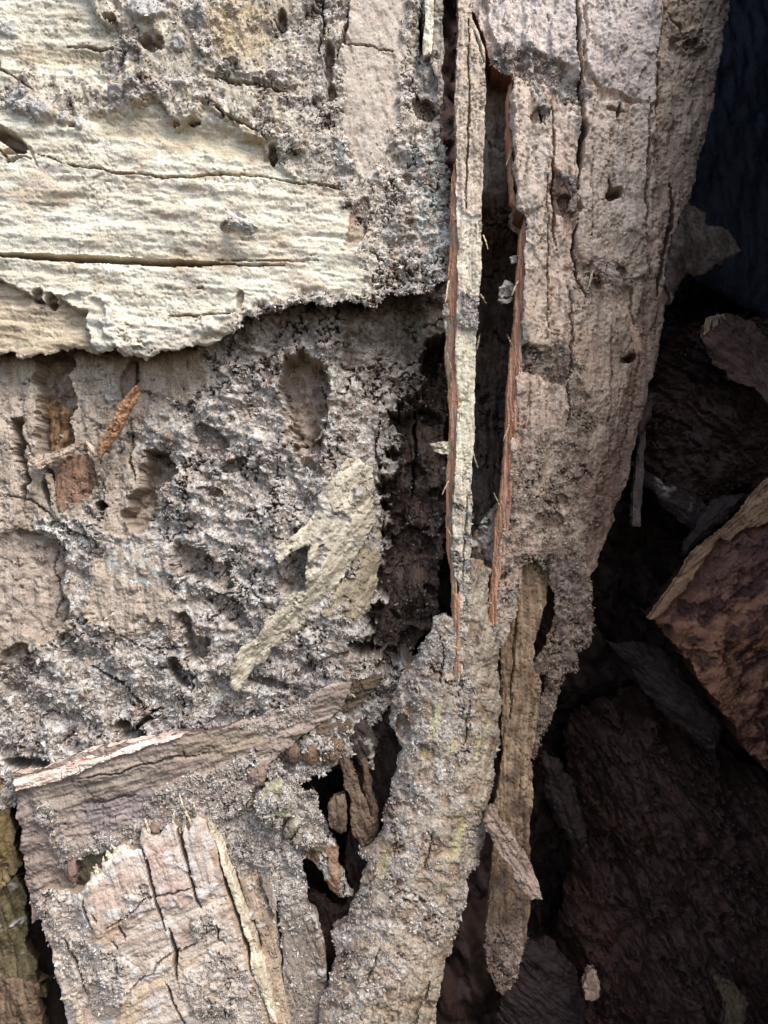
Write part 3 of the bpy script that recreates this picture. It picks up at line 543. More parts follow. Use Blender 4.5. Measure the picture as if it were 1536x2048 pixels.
    pur = M(u, v, [(1150, 950), (1240, 850), (1260, 900), (1180, 1150)], 25, 12, 629); c = mx(c, rgb('82675f'), .5*pur)
    tip = M(u, v, [(1000, 1180), (1036, 1170), (1030, 1240), (1005, 1296), (985, 1290), (985, 1240)], 3, 4, 628); rel = rel+5*tip; c = mx(c, cf*1.05, .7*tip)
    for k, (P, wd, dp, rg) in enumerate([([(1150, -60), (1152, 60), (1158, 170), (1166, 260), (1160, 330), (1152, 380)], 4.5, 30, 3), ([(1152, 440), (1144, 500), (1152, 560), (1170, 600)], 3.2, 26, 3), ([(1164, 230), (1158, 340)], 5, 40, 3), ([(1295, 200), (1292, 330), (1288, 450), (1300, 560)], 3, 14, 3),
            ([(1105, 210), (1108, 300), (1104, 400), (1110, 500)], 3.4, 14, 3), ([(1308, 100), (1318, 160), (1312, 240)], 4, 16, 4), ([(1345, 360), (1350, 430), (1325, 520), (1318, 590)], 4.5, 34, 3), ([(1262, 560), (1262, 620), (1268, 700)], 3, 12, 3), ([(1138, 560), (1140, 700), (1132, 860)], 2.6, 11, 4), ([(1090, 330), (1095, 500), (1092, 680)], 2, 7, 3),
            ([(1220, 620), (1222, 740), (1210, 880)], 2, 6, 3), ([(1180, 300), (1182, 480)], 1.6, 5, 3), ([(1240, 760), (1215, 900), (1185, 1010)], 2, 7, 4), ([(1290, 640), (1270, 780), (1235, 950)], 2.4, 9, 4), ([(1060, 760), (1056, 880)], 1.6, 5, 3), ([(1065, 170), (1080, 220), (1085, 260)], 5, 18, 4), ([(1216, 362), (1219, 378), (1214, 392)], 3.4, 40, 1.5), ([(1345, 20), (1370, 70), (1420, 90)], 3, 12, 5), ([(1235, 215), (1232, 240)], 3, 14, 3)]):
        l = line(u, v, P, wd*1.15, 640+k, rg); rel = rel-(1.8 if k in (0, 1, 2, 6, 16) else 1.1)*dp*l; c = mx(c, c*np.array([.6, .5, .45]), .9*l)  # crack shade darkened into the colour besides the depth
    for k, (x, y, a, b, g_, dp) in enumerate([(1224, 391, 17, 11, -15, 60), (1258, 718, 15, 9, -20, 60), (1075, 240, 14, 20, 20, 14), (1132, 405, 18, 22, 10, 14), (1228, 226, 18, 5, 10, 10), (1380, 88, 16, 9, 0, 16), (1122, 1000, 14, 10, 0, 12), (1100, 1040, 30, 18, 20, 12), (1240, 548, 14, 12, 30, 12)]):
        q = ss(bowl(u, v, x, y, a, b, g_, 660+k, 3, 3), 0, .4); rel = rel-dp*q; c = mx(c, rgb('5e4638'), .55*q)
    tanm = ss(v, 350, 700); c = mx(c, c*np.array([1.03, .97, .90]), tanm)
    return rel, c, cr+.9*A2+.5*T+.01
t = thing('wood_column', 'wide tan column of upright grained wood with ragged torn layers and a small knot hole', 'log section', (1200, 500, 0))
cm = sheet('weathered_face', COLM, colm_base, colm, thick=120, step=2.2, rag=4, seed=14, back=True, taper=.12, side=rgb('8a6448'), parent=t, bevel=3, bw=4)
crumbs(cm, cm.extra*(cm.v > 60), 5000, size=(1.1, 3.2), seed=8, pal=np.concatenate([GREYS*.9, TANS]))
def edge_r(off):
    return lambda u, v: -4-1.9*np.clip(off(v)-u, 0, 40)
sheet('split_edge', [(1018, 170), (1024, 160), (1027, 230), (1024, 300), (1030, 380), (1034, 420), (1022, 400), (1016, 330), (1012, 270), (1014, 200)], lambda u, v: -3-0.8*np.clip(1028-u, 0, 40), orange(671), thick=26, step=1.6, rag=2.2, seed=4, parent=t, mat=M_FRESH)
ORB = [(1046, 440), (1054, 440), (1053, 520), (1048, 620), (1042, 740), (1034, 860), (1026, 960), (1020, 1030), (1008, 1100), (996, 1180), (992, 1250), (979, 1256), (979, 1200), (985, 1130), (992, 1040), (1002, 980), (1010, 880), (1014, 780), (1023, 690), (1030, 600), (1036, 500)]
def orbb(u, v):
    ex = np.interp(v, [440, 620, 860, 1030, 1250], [1052, 1047, 1033, 1019, 992]); return -3-0.8*np.clip(ex-u, 0, 40)
sheet('split_edge', ORB, orbb, orange(675), thick=30, step=1.5, rag=1.8, seed=5, parent=t, mat=M_FRESH, bevel=1.2, bw=2)
fibres(t, [(1036, 560, 1024, 590, 4), (1026, 700, 1014, 670, 3.5), (1018, 850, 1006, 884, 4), (1000, 1010, 988, 986, 3.5), (1024, 300, 1012, 330, 3.5), (1185, 540, 1176, 580, 4), (1150, 735, 1166, 762, 4)], -2)
# loose curls on the column face
sheet('bark_curl', [(1118, 345), (1135, 345), (1152, 365), (1158, 395), (1152, 420), (1135, 425), (1140, 395), (1132, 370)], lambda u, v: 8+10*ss(u, 1118, 1150), plain(70, 3, 681, ('a08f80', '6a574b', '463730'), 40, 6, fr=.5), thick=6, step=1.8, rag=4, parent=t, seed=2)
sheet('bark_curl', [(1186, 524), (1204, 518), (1228, 530), (1246, 552), (1250, 570), (1228, 566), (1206, 548), (1190, 540)], lambda u, v: 12+8*ss(v, 520, 560), plain(30, 3, 682, ('b3a08e', '7f6b5c', '54443a'), 40, 6), thick=6, step=1.8, rag=4, parent=t, seed=3)
sheet('bark_curl', [(1256, 640), (1270, 655), (1284, 680), (1286, 706), (1274, 706), (1262, 680)], lambda u, v: 4+8*ss(v, 650, 700), plain(70, 3, 683, ('bd9c84', '8a6650', '5f4334'), 40, 6), thick=6, step=1.8, rag=3, parent=t, seed=4)
sheet('bark_curl', [(1036, 156), (1062, 160), (1080, 172), (1100, 205), (1098, 262), (1080, 262), (1086, 226), (1070, 190), (1042, 178)], lambda u, v: 12+6*ss(u, 1036, 1090), plain(60, 3, 684, ('a9a096', '75675d', '4d4039'), 40, 6, fr=.6), thick=6, step=1.8, rag=4, parent=t, seed=6)
sheet('bark_curl', [(1172, 820), (1196, 800), (1218, 782), (1222, 790), (1204, 806), (1200, 818), (1180, 828)], lambda u, v: 16+0*u, plain(140, 2, 685, ('c0a78f', '8d745f', '5f4a3c'), 40, 6), thick=5, step=1.8, rag=2.5, parent=t, seed=7)

KNB = [(1342, 470), (1356, 440), (1376, 402), (1396, 404), (1416, 424), (1412, 448), (1440, 456), (1470, 478), (1478, 500), (1452, 524), (1412, 546), (1380, 548), (1356, 580), (1340, 610), (1330, 560)]
t = sheet('bark_lump', KNB, lambda u, v: -150-.5*np.clip(u-1350, 0, 200), plain(60, 6, 691, ('6a594d', '483a33', '2a211e'), 60, 12, fr=0, big=34), thick=40, step=2.6, rag=5, seed=15, mat=M_DARK)
tag(t.o, 'dim brown knob of bark sticking out to the right of the wide column', 'bark')
for k, (P, hh) in enumerate([([(996, 574), (1010, 562), (1026, 568), (1034, 590), (1016, 604), (998, 600)], -40), ([(1020, 512), (1034, 508), (1036, 524), (1024, 526)], -30)]):
    t = sheet('wood_chip', P, hh, plain(30, 3, 700+k, ('c9c2b3', '8f8578', '5c5048'), 20, 6, fr=.5), thick=12, step=1.6, rag=4, seed=k)
    tag(t.o, ['pale chip caught in the dark gap between the long sliver and the column', 'tiny pale chip stuck to the column edge above the larger chip in the gap'][k], 'wood chip')
# dark inner wood seen through the gap between sliver and column
GAP = [(930, 130), (1010, 140), (1030, 200), (1040, 420), (1040, 1050), (1000, 1180), (960, 1200), (930, 1000)]
def gap_s(u, v, s):
    rel, c = wood(u, v, 90, 9, 711, '6d5a4c', '41332b', '211a17', 120, 12, 3, 26)
    top = ss(430-v, 0, 200); rf, cf = frass(u, v, 71, 14, 8, 5, .75); rel = rel+rf*.6; c = mx(c, cf, .9*top); c = mx(c, rgb('8f7352'), .5*ss(bowl(u, v, 975, 200, 40, 60, 0, 3, 8), 0, .4)); return rel, c, None
t = sheet('inner_wood', GAP, lambda u, v: -95-165*ss(v, 380, 620)+60*ss(v, 900, 1100), gap_s, thick=60, step=2.8, rag=6, seed=16, back=False, mat=M_DARK)
tag(t.o, 'dark crumbling wood deep in the gap between the long sliver and the wide column', 'wood')
t = sheet('wood_shard', [(935, 1090), (965, 1040), (1000, 1000), (1015, 1010), (1000, 1080), (985, 1160), (975, 1190), (950, 1130)], -70, plain(70, 5, 715, ('7d6c5c', '5a483c', '3a2d27'), 60, 10, fr=.5), thick=30, step=2.2, rag=5, seed=6)
tag(t.o, 'brown crusted shard wedged at the foot of the gap beside the column', 'wood shard')

# ================================================================== grey plank at the lower centre
PLK = [(872, 1236), (888, 1228), (905, 1240), (912, 1190), (925, 1150), (945, 1118), (965, 1122), (978, 1140), (976, 1200), (984, 1250), (998, 1296), (1000, 1350), (1002, 1420), (996, 1500), (988, 1560), (980, 1620), (968, 1690), (950, 1735), (935, 1760), (928, 1820), (912, 1870), (906, 1900), (888, 1950), (876, 2000), (870, 2048), (872, 2130), (620, 2130), (636, 2060),
       (642, 2000), (660, 1960), (672, 1920), (664, 1868), (690, 1850), (706, 1810), (724, 1770), (736, 1726), (716, 1716), (714, 1700), (738, 1704), (762, 1680), (768, 1620), (782, 1590), (790, 1540), (806, 1500), (798, 1478), (784, 1440), (780, 1410), (792, 1370), (820, 1336), (845, 1290), (866, 1270)]
def plk(u, v, s):
    rf, cf = frass(u, v, 81, 6, 6.2, 2.6, 1.04); rf = rf*.75
    rw, cw = wood(u, v, 103, 4.5, 801, 'b9a993', '8f7c69', '63523f', 130, 9, 1.4, 6)
    bare = np.maximum.reduce([.8*M(u, v, [(880, 1620), (950, 1600), (930, 1720), (880, 1780), (850, 1720)], 16, 16, 807), .7*M(u, v, [(740, 1700), (790, 1690), (780, 1800), (730, 1830)], 12, 12, 808), M(u, v, [(930, 1120), (985, 1120), (1000, 1300), (1000, 1540), (975, 1640), (940, 1600), (960, 1450), (935, 1330)], 14, 14, 802), M(u, v, [(760, 2000), (860, 1890), (900, 1880), (880, 2130), (690, 2130), (720, 2020)], 18, 18, 803), .7*ss(fbm(u, v, 60, 4, 804), .0, .3)])
    rel = rf*(1-bare)+bare*(rw+2); c = mx(cf*np.array([1.0, .95, .9]), cw, bare)
    str_ = grain(u, v, 104, 60, 5, 3, 806)
    for x, y, a, b, g in ((875, 1440, 12, 50, 12), (900, 1490, 12, 26, 16), (850, 1505, 6, 24, 10), (918, 1670, 14, 70, 16), (768, 1730, 11, 42, 14), (862, 1480, 9, 40, 5), (960, 1480, 6, 60, 22), (890, 1790, 8, 30, 12)):
        m = ss(bowl(u, v, x, y, a, b, g, 4, 5, 2), 0, .7)*ss(str_, -.5, .2); c = mx(c, rgb('c6bd8c'), .65*m); rel = rel*(1-.5*m)
    l = line(u, v, [(860, 1960), (850, 2000), (835, 2030), (830, 2090)], 3, 8, 3); rel = rel-12*l; c = mx(c, c*.5, l)
    for k, P in enumerate([[(880, 1270), (886, 1330), (880, 1370)], [(760, 1900), (730, 1980)], [(940, 1400), (925, 1500)], [(865, 1660), (850, 1740)], [(985, 1600), (965, 1640), (950, 1660)]]):
        l = line(u, v, P, 2.5, 820+k, 4); rel = rel-10*l; c = mx(c, c*.6, l)
    rel = rel-26*ss(bowl(u, v, 806, 1455, 14, 32, -12, 8, 3, 3), 0, .4)
    br = ss(fbm(u, v, 44, 4, 840), .05, .3); c = mx(c, c*np.array([.72, .6, .5]), .7*br); rel = rel-5*br
    rel = rel+12*ss(bowl(u, v, 795, 1420, 18, 70, -5, 18, 3, 2), 0, .6)
    return rel, c, 1-bare
t = thing('wood_plank', 'grey crusted plank with yellow streaks slanting down to the bottom edge', 'plank', (830, 1700, 10))
pk = sheet('crusted_face', PLK, lambda u, v: 4+30*ss(v, 1300, 2000)-(10+62*ss(v, 1230, 1450))*np.clip(np.abs(u-np.interp(v, [1240, 1400, 1600, 1800, 2048], [935, 905, 880, 815, 760]))/np.interp(v, [1240, 1400, 1600, 1800, 2048], [62, 112, 112, 118, 125]), 0, 1.2)**2.2, plk, thick=44, step=2.2, rag=5, seed=18, parent=t, bevel=7, bw=7, side=rgb('7d6a58'), mat=M_FRASS)
crumbs(pk, pk.extra*(.3+ss(fbm(pk.u, pk.v, 50, 3, 2), -.2, .3)), 5500, size=(1.0, 3.2), seed=9)
sheet('split_edge', [(908, 1188), (921, 1190), (920, 1260), (922, 1340), (914, 1376), (908, 1340), (912, 1250), (904, 1215)], lambda u, v: 14-.8*np.clip(920-u, 0, 20), orange(831), thick=14, step=1.6, rag=1.8, parent=t, mat=M_FRESH)
TWG = [(968, 1640), (976, 1618), (990, 1612), (1000, 1634), (1022, 1666), (1046, 1700), (1062, 1728), (1078, 1762), (1084, 1796), (1064, 1800), (1040, 1782), (1028, 1770), (1024, 1744), (1006, 1716), (988, 1690), (974, 1664)]
t = sheet('wood_splinter', TWG, lambda u, v: 4+.18*(v-1640), plain(58, 4, 841, ('ad9582', '826b5c', '544238'), 60, 7, fr=.12), thick=16, step=1.7, rag=3.4, seed=19)
tag(t.o, 'small brown splinter poking down and right from the side of the grey plank', 'splinter')

# ================================================================== beam under the middle wall
BEAM = [(22, 1548), (72, 1545), (150, 1511), (212, 1492), (290, 1479), (362, 1466), (430, 1460), (500, 1438), (560, 1420), (604, 1402), (660, 1368), (700, 1362), (690, 1410), (660, 1440), (625, 1462), (570, 1500), (545, 1520), (520, 1560), (480, 1620), (430, 1660), (360, 1690), (250, 1730), (215, 1700), (170, 1710), (130, 1722), (150, 1770), (90, 1830), (66, 1850), (52, 1780), (40, 1700), (28, 1600)]
def beam(u, v, s):
    rel, c = wood(u, v, -15, 4.5, 901, 'ab998a', '857265', '59483f', 170, 17, 1.8, 9)
    rf, cf = frass(u, v, 91, 6, 6.5, 3.2, .95)
    ol = M(u, v, [(350, 1480), (430, 1465), (520, 1440), (520, 1490), (420, 1520), (360, 1510)], 12, 10, 903); c = mx(c, rgb('84765c'), .5*ol)
    pale = M(u, v, [(60, 1590), (230, 1540), (330, 1510), (330, 1560), (180, 1620), (80, 1640)], 14, 14, 902); c = mx(c, rgb('8f8273'), .6*pale)
    vi = M(u, v, [(150, 1620), (300, 1570), (300, 1640), (180, 1690)], 12, 10, 905); c = mx(c, rgb('867a78'), .6*vi); rel = rel-6*vi
    g = np.maximum(M(u, v, [(60, 1600), (100, 1610), (150, 1690), (270, 1640), (340, 1560), (420, 1540), (520, 1500), (480, 1640), (330, 1700), (230, 1720), (130, 1740), (100, 1680)], 7, 13, 904)*(1-.8*vi), .7*M(u, v, [(480, 1440), (640, 1380), (600, 1450), (520, 1470)], 9, 14, 906))
    g = g*(.4+.6*ss(fbm(u, v, 34, 4, 907), -.2, .15)); rel = rel*(1-g)+g*(rf+4); c = mx(c, cf, .85*g)
    lf = M(u, v, [(20, 1590), (60, 1590), (110, 1700), (130, 1760), (60, 1850), (30, 1700)], 9, 9, 908); c = mx(c, mx(rgb('77635a'), rgb('9b8b7e'), .5+fbm(u, v, 20, 3, 8)), .7*lf*(1-.4*g)); rel = rel-8*lf
    l = line(u, v, [(150, 1560), (230, 1545), (330, 1520), (420, 1505)], 2.6, 909, 4); rel = rel-10*l; c = mx(c, c*.55, l)
    l = line(u, v, [(366, 1500), (370, 1520)], 3, 910, 3)+line(u, v, [(180, 1610), (270, 1590)], 4, 911, 4); rel = rel-12*l
    return rel, c, g
t = thing('wood_beam', 'brown slanting beam of striped wood with a bright broken top edge, under the grey wall', 'beam', (300, 1550, -20))
bm_ = sheet('weathered_face', BEAM, lambda u, v: -12-45*ss(u, 380, 700)-.12*np.clip(v-1560, 0, 300), beam, thick=90, step=2.2, rag=3.5, seed=21, back=False, parent=t, taper=.1, side=rgb('5c483c'))
crumbs(bm_, bm_.extra, 5000, size=(1.2, 3.4), seed=11)
def pale_edge(u, v, s):
    rel, c = wood(u, v, -16, 2, 915, 'f0ddcc', 'cfae98', 'a37a62', 60, 5, 1.5, 2); l = line(u, v, [(160, 1520), (205, 1513)], 2.5, 3, 1); c = mx(c, rgb('a85c34'), l); return rel, c, None
sheet('split_edge', [(20, 1546), (72, 1544), (150, 1509), (212, 1490), (290, 1477), (370, 1463), (360, 1474), (300, 1494), (232, 1514), (160, 1545), (92, 1569), (30, 1583)],
      lambda u, v: -4-1.0*np.clip((1578-.295*u)-v, 0, 40), pale_edge, thick=30, step=1.7, rag=2.5, seed=22, parent=t, taper=.1, mat=M_FRESH, bevel=1.5, bw=2)
t = sheet('wood_plate', [(655, 1384), (690, 1372), (740, 1352), (764, 1350), (762, 1366), (735, 1392), (720, 1412), (690, 1424), (664, 1426)], lambda u, v: -70-.25*(u-655), plain(-18, 5, 921, ('6a5a48', '4a3d33', '322923'), 90, 9), thick=30, step=2., rag=3, seed=23)
tag(t.o, 'dim olive brown plate of wood at the right end of the slanting beam', 'wood plate')

# small blocks, clods and shards around the black hole
for k, (nm, P, hh, cols, fr, ang, lab, cat) in enumerate([
    ('wood_block', [(566, 1482), (582, 1476), (598, 1484), (602, 1510), (594, 1534), (574, 1530), (564, 1506)], -62, ('7e6658', '5f4b40', '3a2d27'), 0, 85, 'round reddish brown block end, leftmost of three small blocks above the black hole', 'wood block'),
    ('wood_block', [(605, 1483), (640, 1482), (640, 1505), (632, 1530), (612, 1534), (604, 1510)], -66, ('8a7058', '655040', '3a2e26'), 0, 85, 'square brown block, middle of three small blocks above the black hole', 'wood block'),
    ('wood_block', [(645, 1480), (686, 1472), (690, 1484), (682, 1500), (670, 1522), (640, 1538), (632, 1530), (640, 1506)], -72, ('7d6856', '594839', '332922'), 0, 80, 'slanted brown block, rightmost of three small blocks above the black hole', 'wood block'),
    ('wood_block', [(614, 1455), (650, 1445), (700, 1438), (704, 1455), (690, 1468), (640, 1474), (614, 1480)], -78, ('746250', '514237', '332923'), .2, -8, 'long dim olive block lying above the row of three small blocks', 'wood block'),
    ('wood_block', [(496, 1524), (512, 1514), (540, 1518), (538, 1548), (524, 1572), (500, 1572), (484, 1562)], -36, ('9a8577', '705a4f', '48382f'), .1, 80, 'reddish brown cube shaped block beside the yellowish clod', 'wood block'),
    ('frass_clod', [(514, 1592), (530, 1568), (556, 1562), (576, 1580), (592, 1606), (590, 1628), (568, 1636), (556, 1656), (530, 1652), (512, 1630)], -22, ('b5ad90', '8a836b', '5c5543'), .55, 20, 'rounded yellowish grey clod of pressed dust above the frass heap', 'clod'),
    ('wood_chip', [(574, 1642), (588, 1634), (600, 1650), (584, 1672), (572, 1682), (570, 1660)], -34, ('9c907c', '75695a', '4a4038'), .2, 60, 'small tan chip standing just below the yellowish clod', 'wood chip'),
    ('frass_clod', [(590, 1662), (612, 1650), (640, 1656), (660, 1680), (650, 1700), (616, 1700), (592, 1690)], -56, ('8d8067', '685c4b', '41382f'), .6, 20, 'brownish crumbly clod at the top of the drooping shard', 'clod'),
    ('wood_shard', [(600, 1692), (640, 1688), (664, 1672), (680, 1700), (676, 1726), (690, 1760), (706, 1800), (684, 1796), (668, 1776), (645, 1748), (628, 1722), (604, 1710)], -66, ('8a6f58', '6a5040', '40302a'), .35, 60, 'brown drooping shard hanging over the lower small black hole', 'wood shard'),
    ('wood_shard', [(668, 1502), (684, 1498), (706, 1528), (722, 1580), (748, 1640), (744, 1690), (724, 1700), (706, 1660), (700, 1600), (690, 1560), (680, 1526)], -82, ('75614f', '564438', '332722'), 0, 68, 'long curved brown shard right of the black hole', 'wood shard'),
    ('wood_shard', [(656, 1612), (668, 1594), (690, 1590), (696, 1630), (690, 1664), (676, 1668), (660, 1648)], -74, ('7c6856', '5a493c', '382d26'), .2, 80, 'rounded olive brown shard at the right rim of the black hole', 'wood shard'),
    ('wood_shard', [(722, 1515), (736, 1512), (744, 1560), (760, 1640), (758, 1720), (738, 1700), (736, 1640), (726, 1570)], -96, ('634f40', '46362d', '2b211d'), 0, 82, 'narrow dark shard standing between the curved shard and the grey plank', 'wood shard'),
    ('wood_shard', [(704, 1446), (736, 1440), (752, 1480), (750, 1540), (720, 1530), (700, 1480)], -104, ('4a3f38', '342b27', '231d1b'), .3, 70, 'dark brown shard above the curved shards, near the end of the beam', 'wood shard'),
    ('wood_chip', [(133, 1722), (150, 1718), (156, 1740), (154, 1764), (138, 1762), (130, 1744)], -26, ('8a7263', '655046', '43332c'), 0, 88, 'small rounded reddish chip left of the olive lump in the dark notch', 'wood chip'),
    ('wood_chip', [(298, 1654), (306, 1646), (320, 1646), (324, 1660), (314, 1672), (302, 1668)], -2, ('8a7568', '655247', '43352e'), 0, 20, 'tiny round brown nub at the top of the splintered block', 'wood chip'),
]):
    t = sheet(nm, P, (lambda hh: lambda u, v: hh+0*u)(hh), (lambda f, cx, cy, rr: lambda u, v, s: (lambda r: (r[0]+16*(1-np.clip(((u-cx)**2+(v-cy)**2)/rr**2, 0, 1)), r[1], r[2]))(f(u, v, s)))(plain(ang, 4, 930+k*3, cols, 50, 8, fr=fr), np.mean([p[0] for p in P]), np.mean([p[1] for p in P]), max(np.ptp([p[0] for p in P]), np.ptp([p[1] for p in P]))*.6),
              thick=28, step=1.9, rag=4.6, seed=30+k, bevel=6, bw=5, mat=M_FRASS if 'clod' in nm else M_WOOD)
    tag(t.o, lab, cat)
    if 'clod' in nm: crumbs(t, t.extra, 500, seed=40+k, pal=np.concatenate([GREYS, GREYS*np.array([1, .96, .78])]))

# ================================================================== splintered block at the lower left
BLK = [(150, 1790), (166, 1778), (178, 1762), (184, 1744), (192, 1756), (204, 1742), (206, 1728), (216, 1724), (224, 1708), (240, 1694), (252, 1690), (256, 1700), (284, 1698), (282, 1660), (288, 1646), (296, 1668), (318, 1672), (332, 1650), (346, 1644), (358, 1660), (364, 1678), (370, 1650), (378, 1668), (386, 1636), (398, 1630), (412, 1640), (430, 1680),
       (446, 1720), (474, 1780), (500, 1850), (530, 1930), (560, 2010), (575, 2130), (150, 2130), (138, 2060), (118, 1980), (100, 1900), (86, 1850), (74, 1800), (80, 1782), (110, 1776)]
def blk_base(u, v): return 10-.42*np.clip(u-(395+.32*(v-1640)), 0, 45)-26*ss(180-u+.25*(v-1780), 0, 60)
def blk(u, v, s):
    rel, c = wood(u, v, -28, 3., 1001, 'c7b7a5', 'a5907e', '7a675a', 130, 20, 1.2, 7, .6)
    rv, cv = wood(u, v, 74, 3, 1005, 'd0c1b2', 'b09a89', '7d6a5d', 120, 9, 1., 3, .6)
    up = M(u, v, [(150, 1810), (240, 1680), (340, 1600), (420, 1600), (470, 1740), (430, 1790), (330, 1810), (240, 1850), (190, 1880)], 7, 9, 1002); rel = rel*(1-.5*up)+.6*up*rv+6*up; c = mx(c, cv, .7*up)
    for P, h_, a in (([(165, 1800), (250, 1730), (275, 1740), (260, 1800), (190, 1845)], 'c4a692', .6), ([(310, 1740), (370, 1760), (385, 1800), (330, 1830)], 'b39184', .55), ([(345, 1850), (385, 1850), (390, 1880), (360, 1900)], 'ab8a72', .6), ([(290, 1690), (345, 1680), (350, 1740), (300, 1750)], 'c7a08a', .5), ([(180, 1850), (260, 1830), (250, 1880), (210, 1900)], 'ab8a6c', .6), ([(220, 2020), (330, 1920), (400, 1900), (300, 2000), (240, 2070)], 'bfa483', .6)):
        c = mx(c, rgb(h_), a*M(u, v, P, 10, 10, 1010+len(P)+int(P[0][0])))
    wh = ss(fbm(*[x for x in rot(u, v, -28)], 46, 4, 1020), .14, .34)*(1-ss(v, 2000, 2080)*.3); c = mx(c, rgb('cdc5bd'), .6*wh); rel = rel+2*wh
    rf, cf = frass(u, v, 101, 7, 7, 3.2, .98)
    cr = np.maximum.reduce([M(u, v, [(60, 1770), (130, 1770), (165, 1850), (200, 1900), (170, 1960), (130, 1960), (90, 1870)], 9, 12, 1021), M(u, v, [(380, 1830), (430, 1820), (435, 1860), (400, 1880), (380, 1870)], 6, 9, 1022), M(u, v, [(200, 1910), (260, 1930), (250, 2010), (190, 2040), (170, 1970)], 8, 14, 1023), .8*M(u, v, [(240, 1790), (300, 1770), (300, 1810), (250, 1840)], 8, 12, 1024),
        .8*M(u, v, [(360, 1960), (440, 1900), (540, 1980), (560, 2110), (470, 2110), (400, 2040)], 14, 18, 1025)])
    rel = rel*(1-cr)+cr*(rf+3); c = mx(c, cf*np.array([1, .95, .9]), .85*cr)
    gry = M(u, v, [(380, 2110), (360, 2040), (420, 2000), (500, 2060), (520, 2130)], 14, 12, 1026); c = mx(c, rgb('7a7263'), .7*gry)
    facet_shade = ss(u-(395+.32*(v-1640)), 0, 8)*ss(v, 1650, 1720); c = mx(c, cv*np.array([.62, .52, .42]), .7*facet_shade)  # turned facet coloured darker brown for its shade
    cre = ss(12-s, 0, 8)*M(u, v, [(150, 1800), (260, 1670), (270, 1710), (180, 1800)], 4, 4, 6); c = mx(c, rgb('e6dcc0'), cre)
    for k, (P, wd, dp, rg) in enumerate([([(438, 1705), (455, 1762), (480, 1832), (498, 1895), (505, 1950)], 10, 75, 2), ([(284, 1690), (292, 1715), (300, 1745), (310, 1795), (322, 1835), (330, 1862)], 4.2, 50, 1.6), ([(339, 1856), (346, 1890), (352, 1915), (350, 1935), (354, 1960)], 5, 50, 1.6), ([(356, 1655), (364, 1690), (374, 1722), (382, 1748)], 5.5, 50, 1.5), ([(375, 1742), (388, 1775), (396, 1800), (402, 1815)], 3.6, 40, 1.5), ([(166, 1800), (172, 1830), (186, 1856)], 2.6, 22, 2),
            ([(186, 1826), (196, 1846)], 2, 12, 2), ([(330, 1960), (345, 2000), (365, 2040), (380, 2060)], 2.4, 14, 3), ([(432, 1850), (440, 1880), (450, 1890)], 2, 12, 3), ([(130, 1870), (160, 1940), (175, 1990)], 3, 16, 3), ([(240, 1850), (250, 1880)], 3, 12, 3), ([(226, 1880), (236, 1900)], 3, 12, 3), ([(200, 1870), (290, 1800), (400, 1770)], 2, 7, 4), ([(250, 1990), (330, 1920), (410, 1880)], 2, 7, 5)]):
        l = line(u, v, P, wd*1.25, 1040+k, rg); rel = rel-1.6*dp*l; c = mx(c, c*.5, .9*l)  # colour halved along the cracks to add to their shade
    return rel, c, cr
t = thing('splintered_block', 'pink and tan splintered wood block with long black cracks at the lower left', 'wood block', (330, 1880, 0))
bk_ = sheet('cracked_face', BLK, blk_base, blk, thick=100, step=2.1, rag=3, seed=50, back=False, parent=t, taper=.1, side=rgb('9a8068'), bevel=4, bw=4)
crumbs(bk_, bk_.extra+.01, 3000, size=(1.2, 3.2), seed=12)
for k, (P, h0, sl, cols) in enumerate([
    ([(414, 1646), (424, 1650), (440, 1690), (458, 1740), (484, 1800), (508, 1870), (530, 1940), (548, 2010), (556, 2050), (540, 2040), (522, 1980), (504, 1950), (500, 1900), (478, 1830), (452, 1760), (436, 1706), (420, 1670)], 8, .5, ('d9ccb2', 'ab9880', '77654f')),
    ([(474, 1742), (488, 1758), (510, 1740), (530, 1790), (548, 1830), (556, 1890), (564, 1950), (580, 2040), (588, 2130), (568, 2130), (556, 2060), (548, 1990), (529, 1920), (510, 1850), (490, 1800)], -14, .45, ('a99680', '83705e', '57493e')),
    ([(520, 1750), (534, 1762), (552, 1800), (550, 1830), (540, 1810), (528, 1780)], -20, .2, ('a39688', '7b6c60', '4f433b')),
    ([(556, 1820), (600, 1800), (630, 1830), (650, 1900), (655, 1990), (640, 2130), (592, 2130), (580, 2020), (566, 1920)], -34, .35, ('8d7d6c', '6c5d50', '483c34'))]):
    x0 = np.mean([p[0] for p in P])
    sheet('splinter', P, (lambda h0, sl, P: lambda u, v: h0-sl*np.clip(u-np.interp(v, [1640, 2130], [414, 585]), -10, 80))(h0, sl, P), plain(73, 3.5, 1060+k, cols, 120, 7, fr=[.08, .2, .2, .42][k]), thick=34, step=1.9, rag=2.6, seed=52+k, parent=t, taper=.08)
sheet('splinter', [(118, 2002), (136, 1992), (152, 1988), (150, 2000), (168, 2040), (170, 2070), (158, 2062), (148, 2030), (138, 2004)], 16, plain(-20, 2, 1071, ('cdbda2', '9a8870', '6a5b4b'), 40, 5), thick=8, step=1.7, rag=2.5, seed=57, parent=t)
fibres(t, [(345, 1660, 352, 1612, 5), (366, 1662, 374, 1590, 6), (384, 1650, 358, 1586, 4), (396, 1640, 386, 1604, 5), (300, 1668, 290, 1636, 4), (252, 1698, 262, 1680, 9), (240, 1706, 222, 1690, 6), (226, 1722, 214, 1700, 9), (204, 1744, 186, 1734, 5), (196, 1756, 190, 1730, 8), (420, 1660, 416, 1634, 4), (330, 1668, 336, 1646, 4), (210, 1736, 206, 1714, 5)], 6, ('ebe0c6', 'cdbb9b', '93805f'))
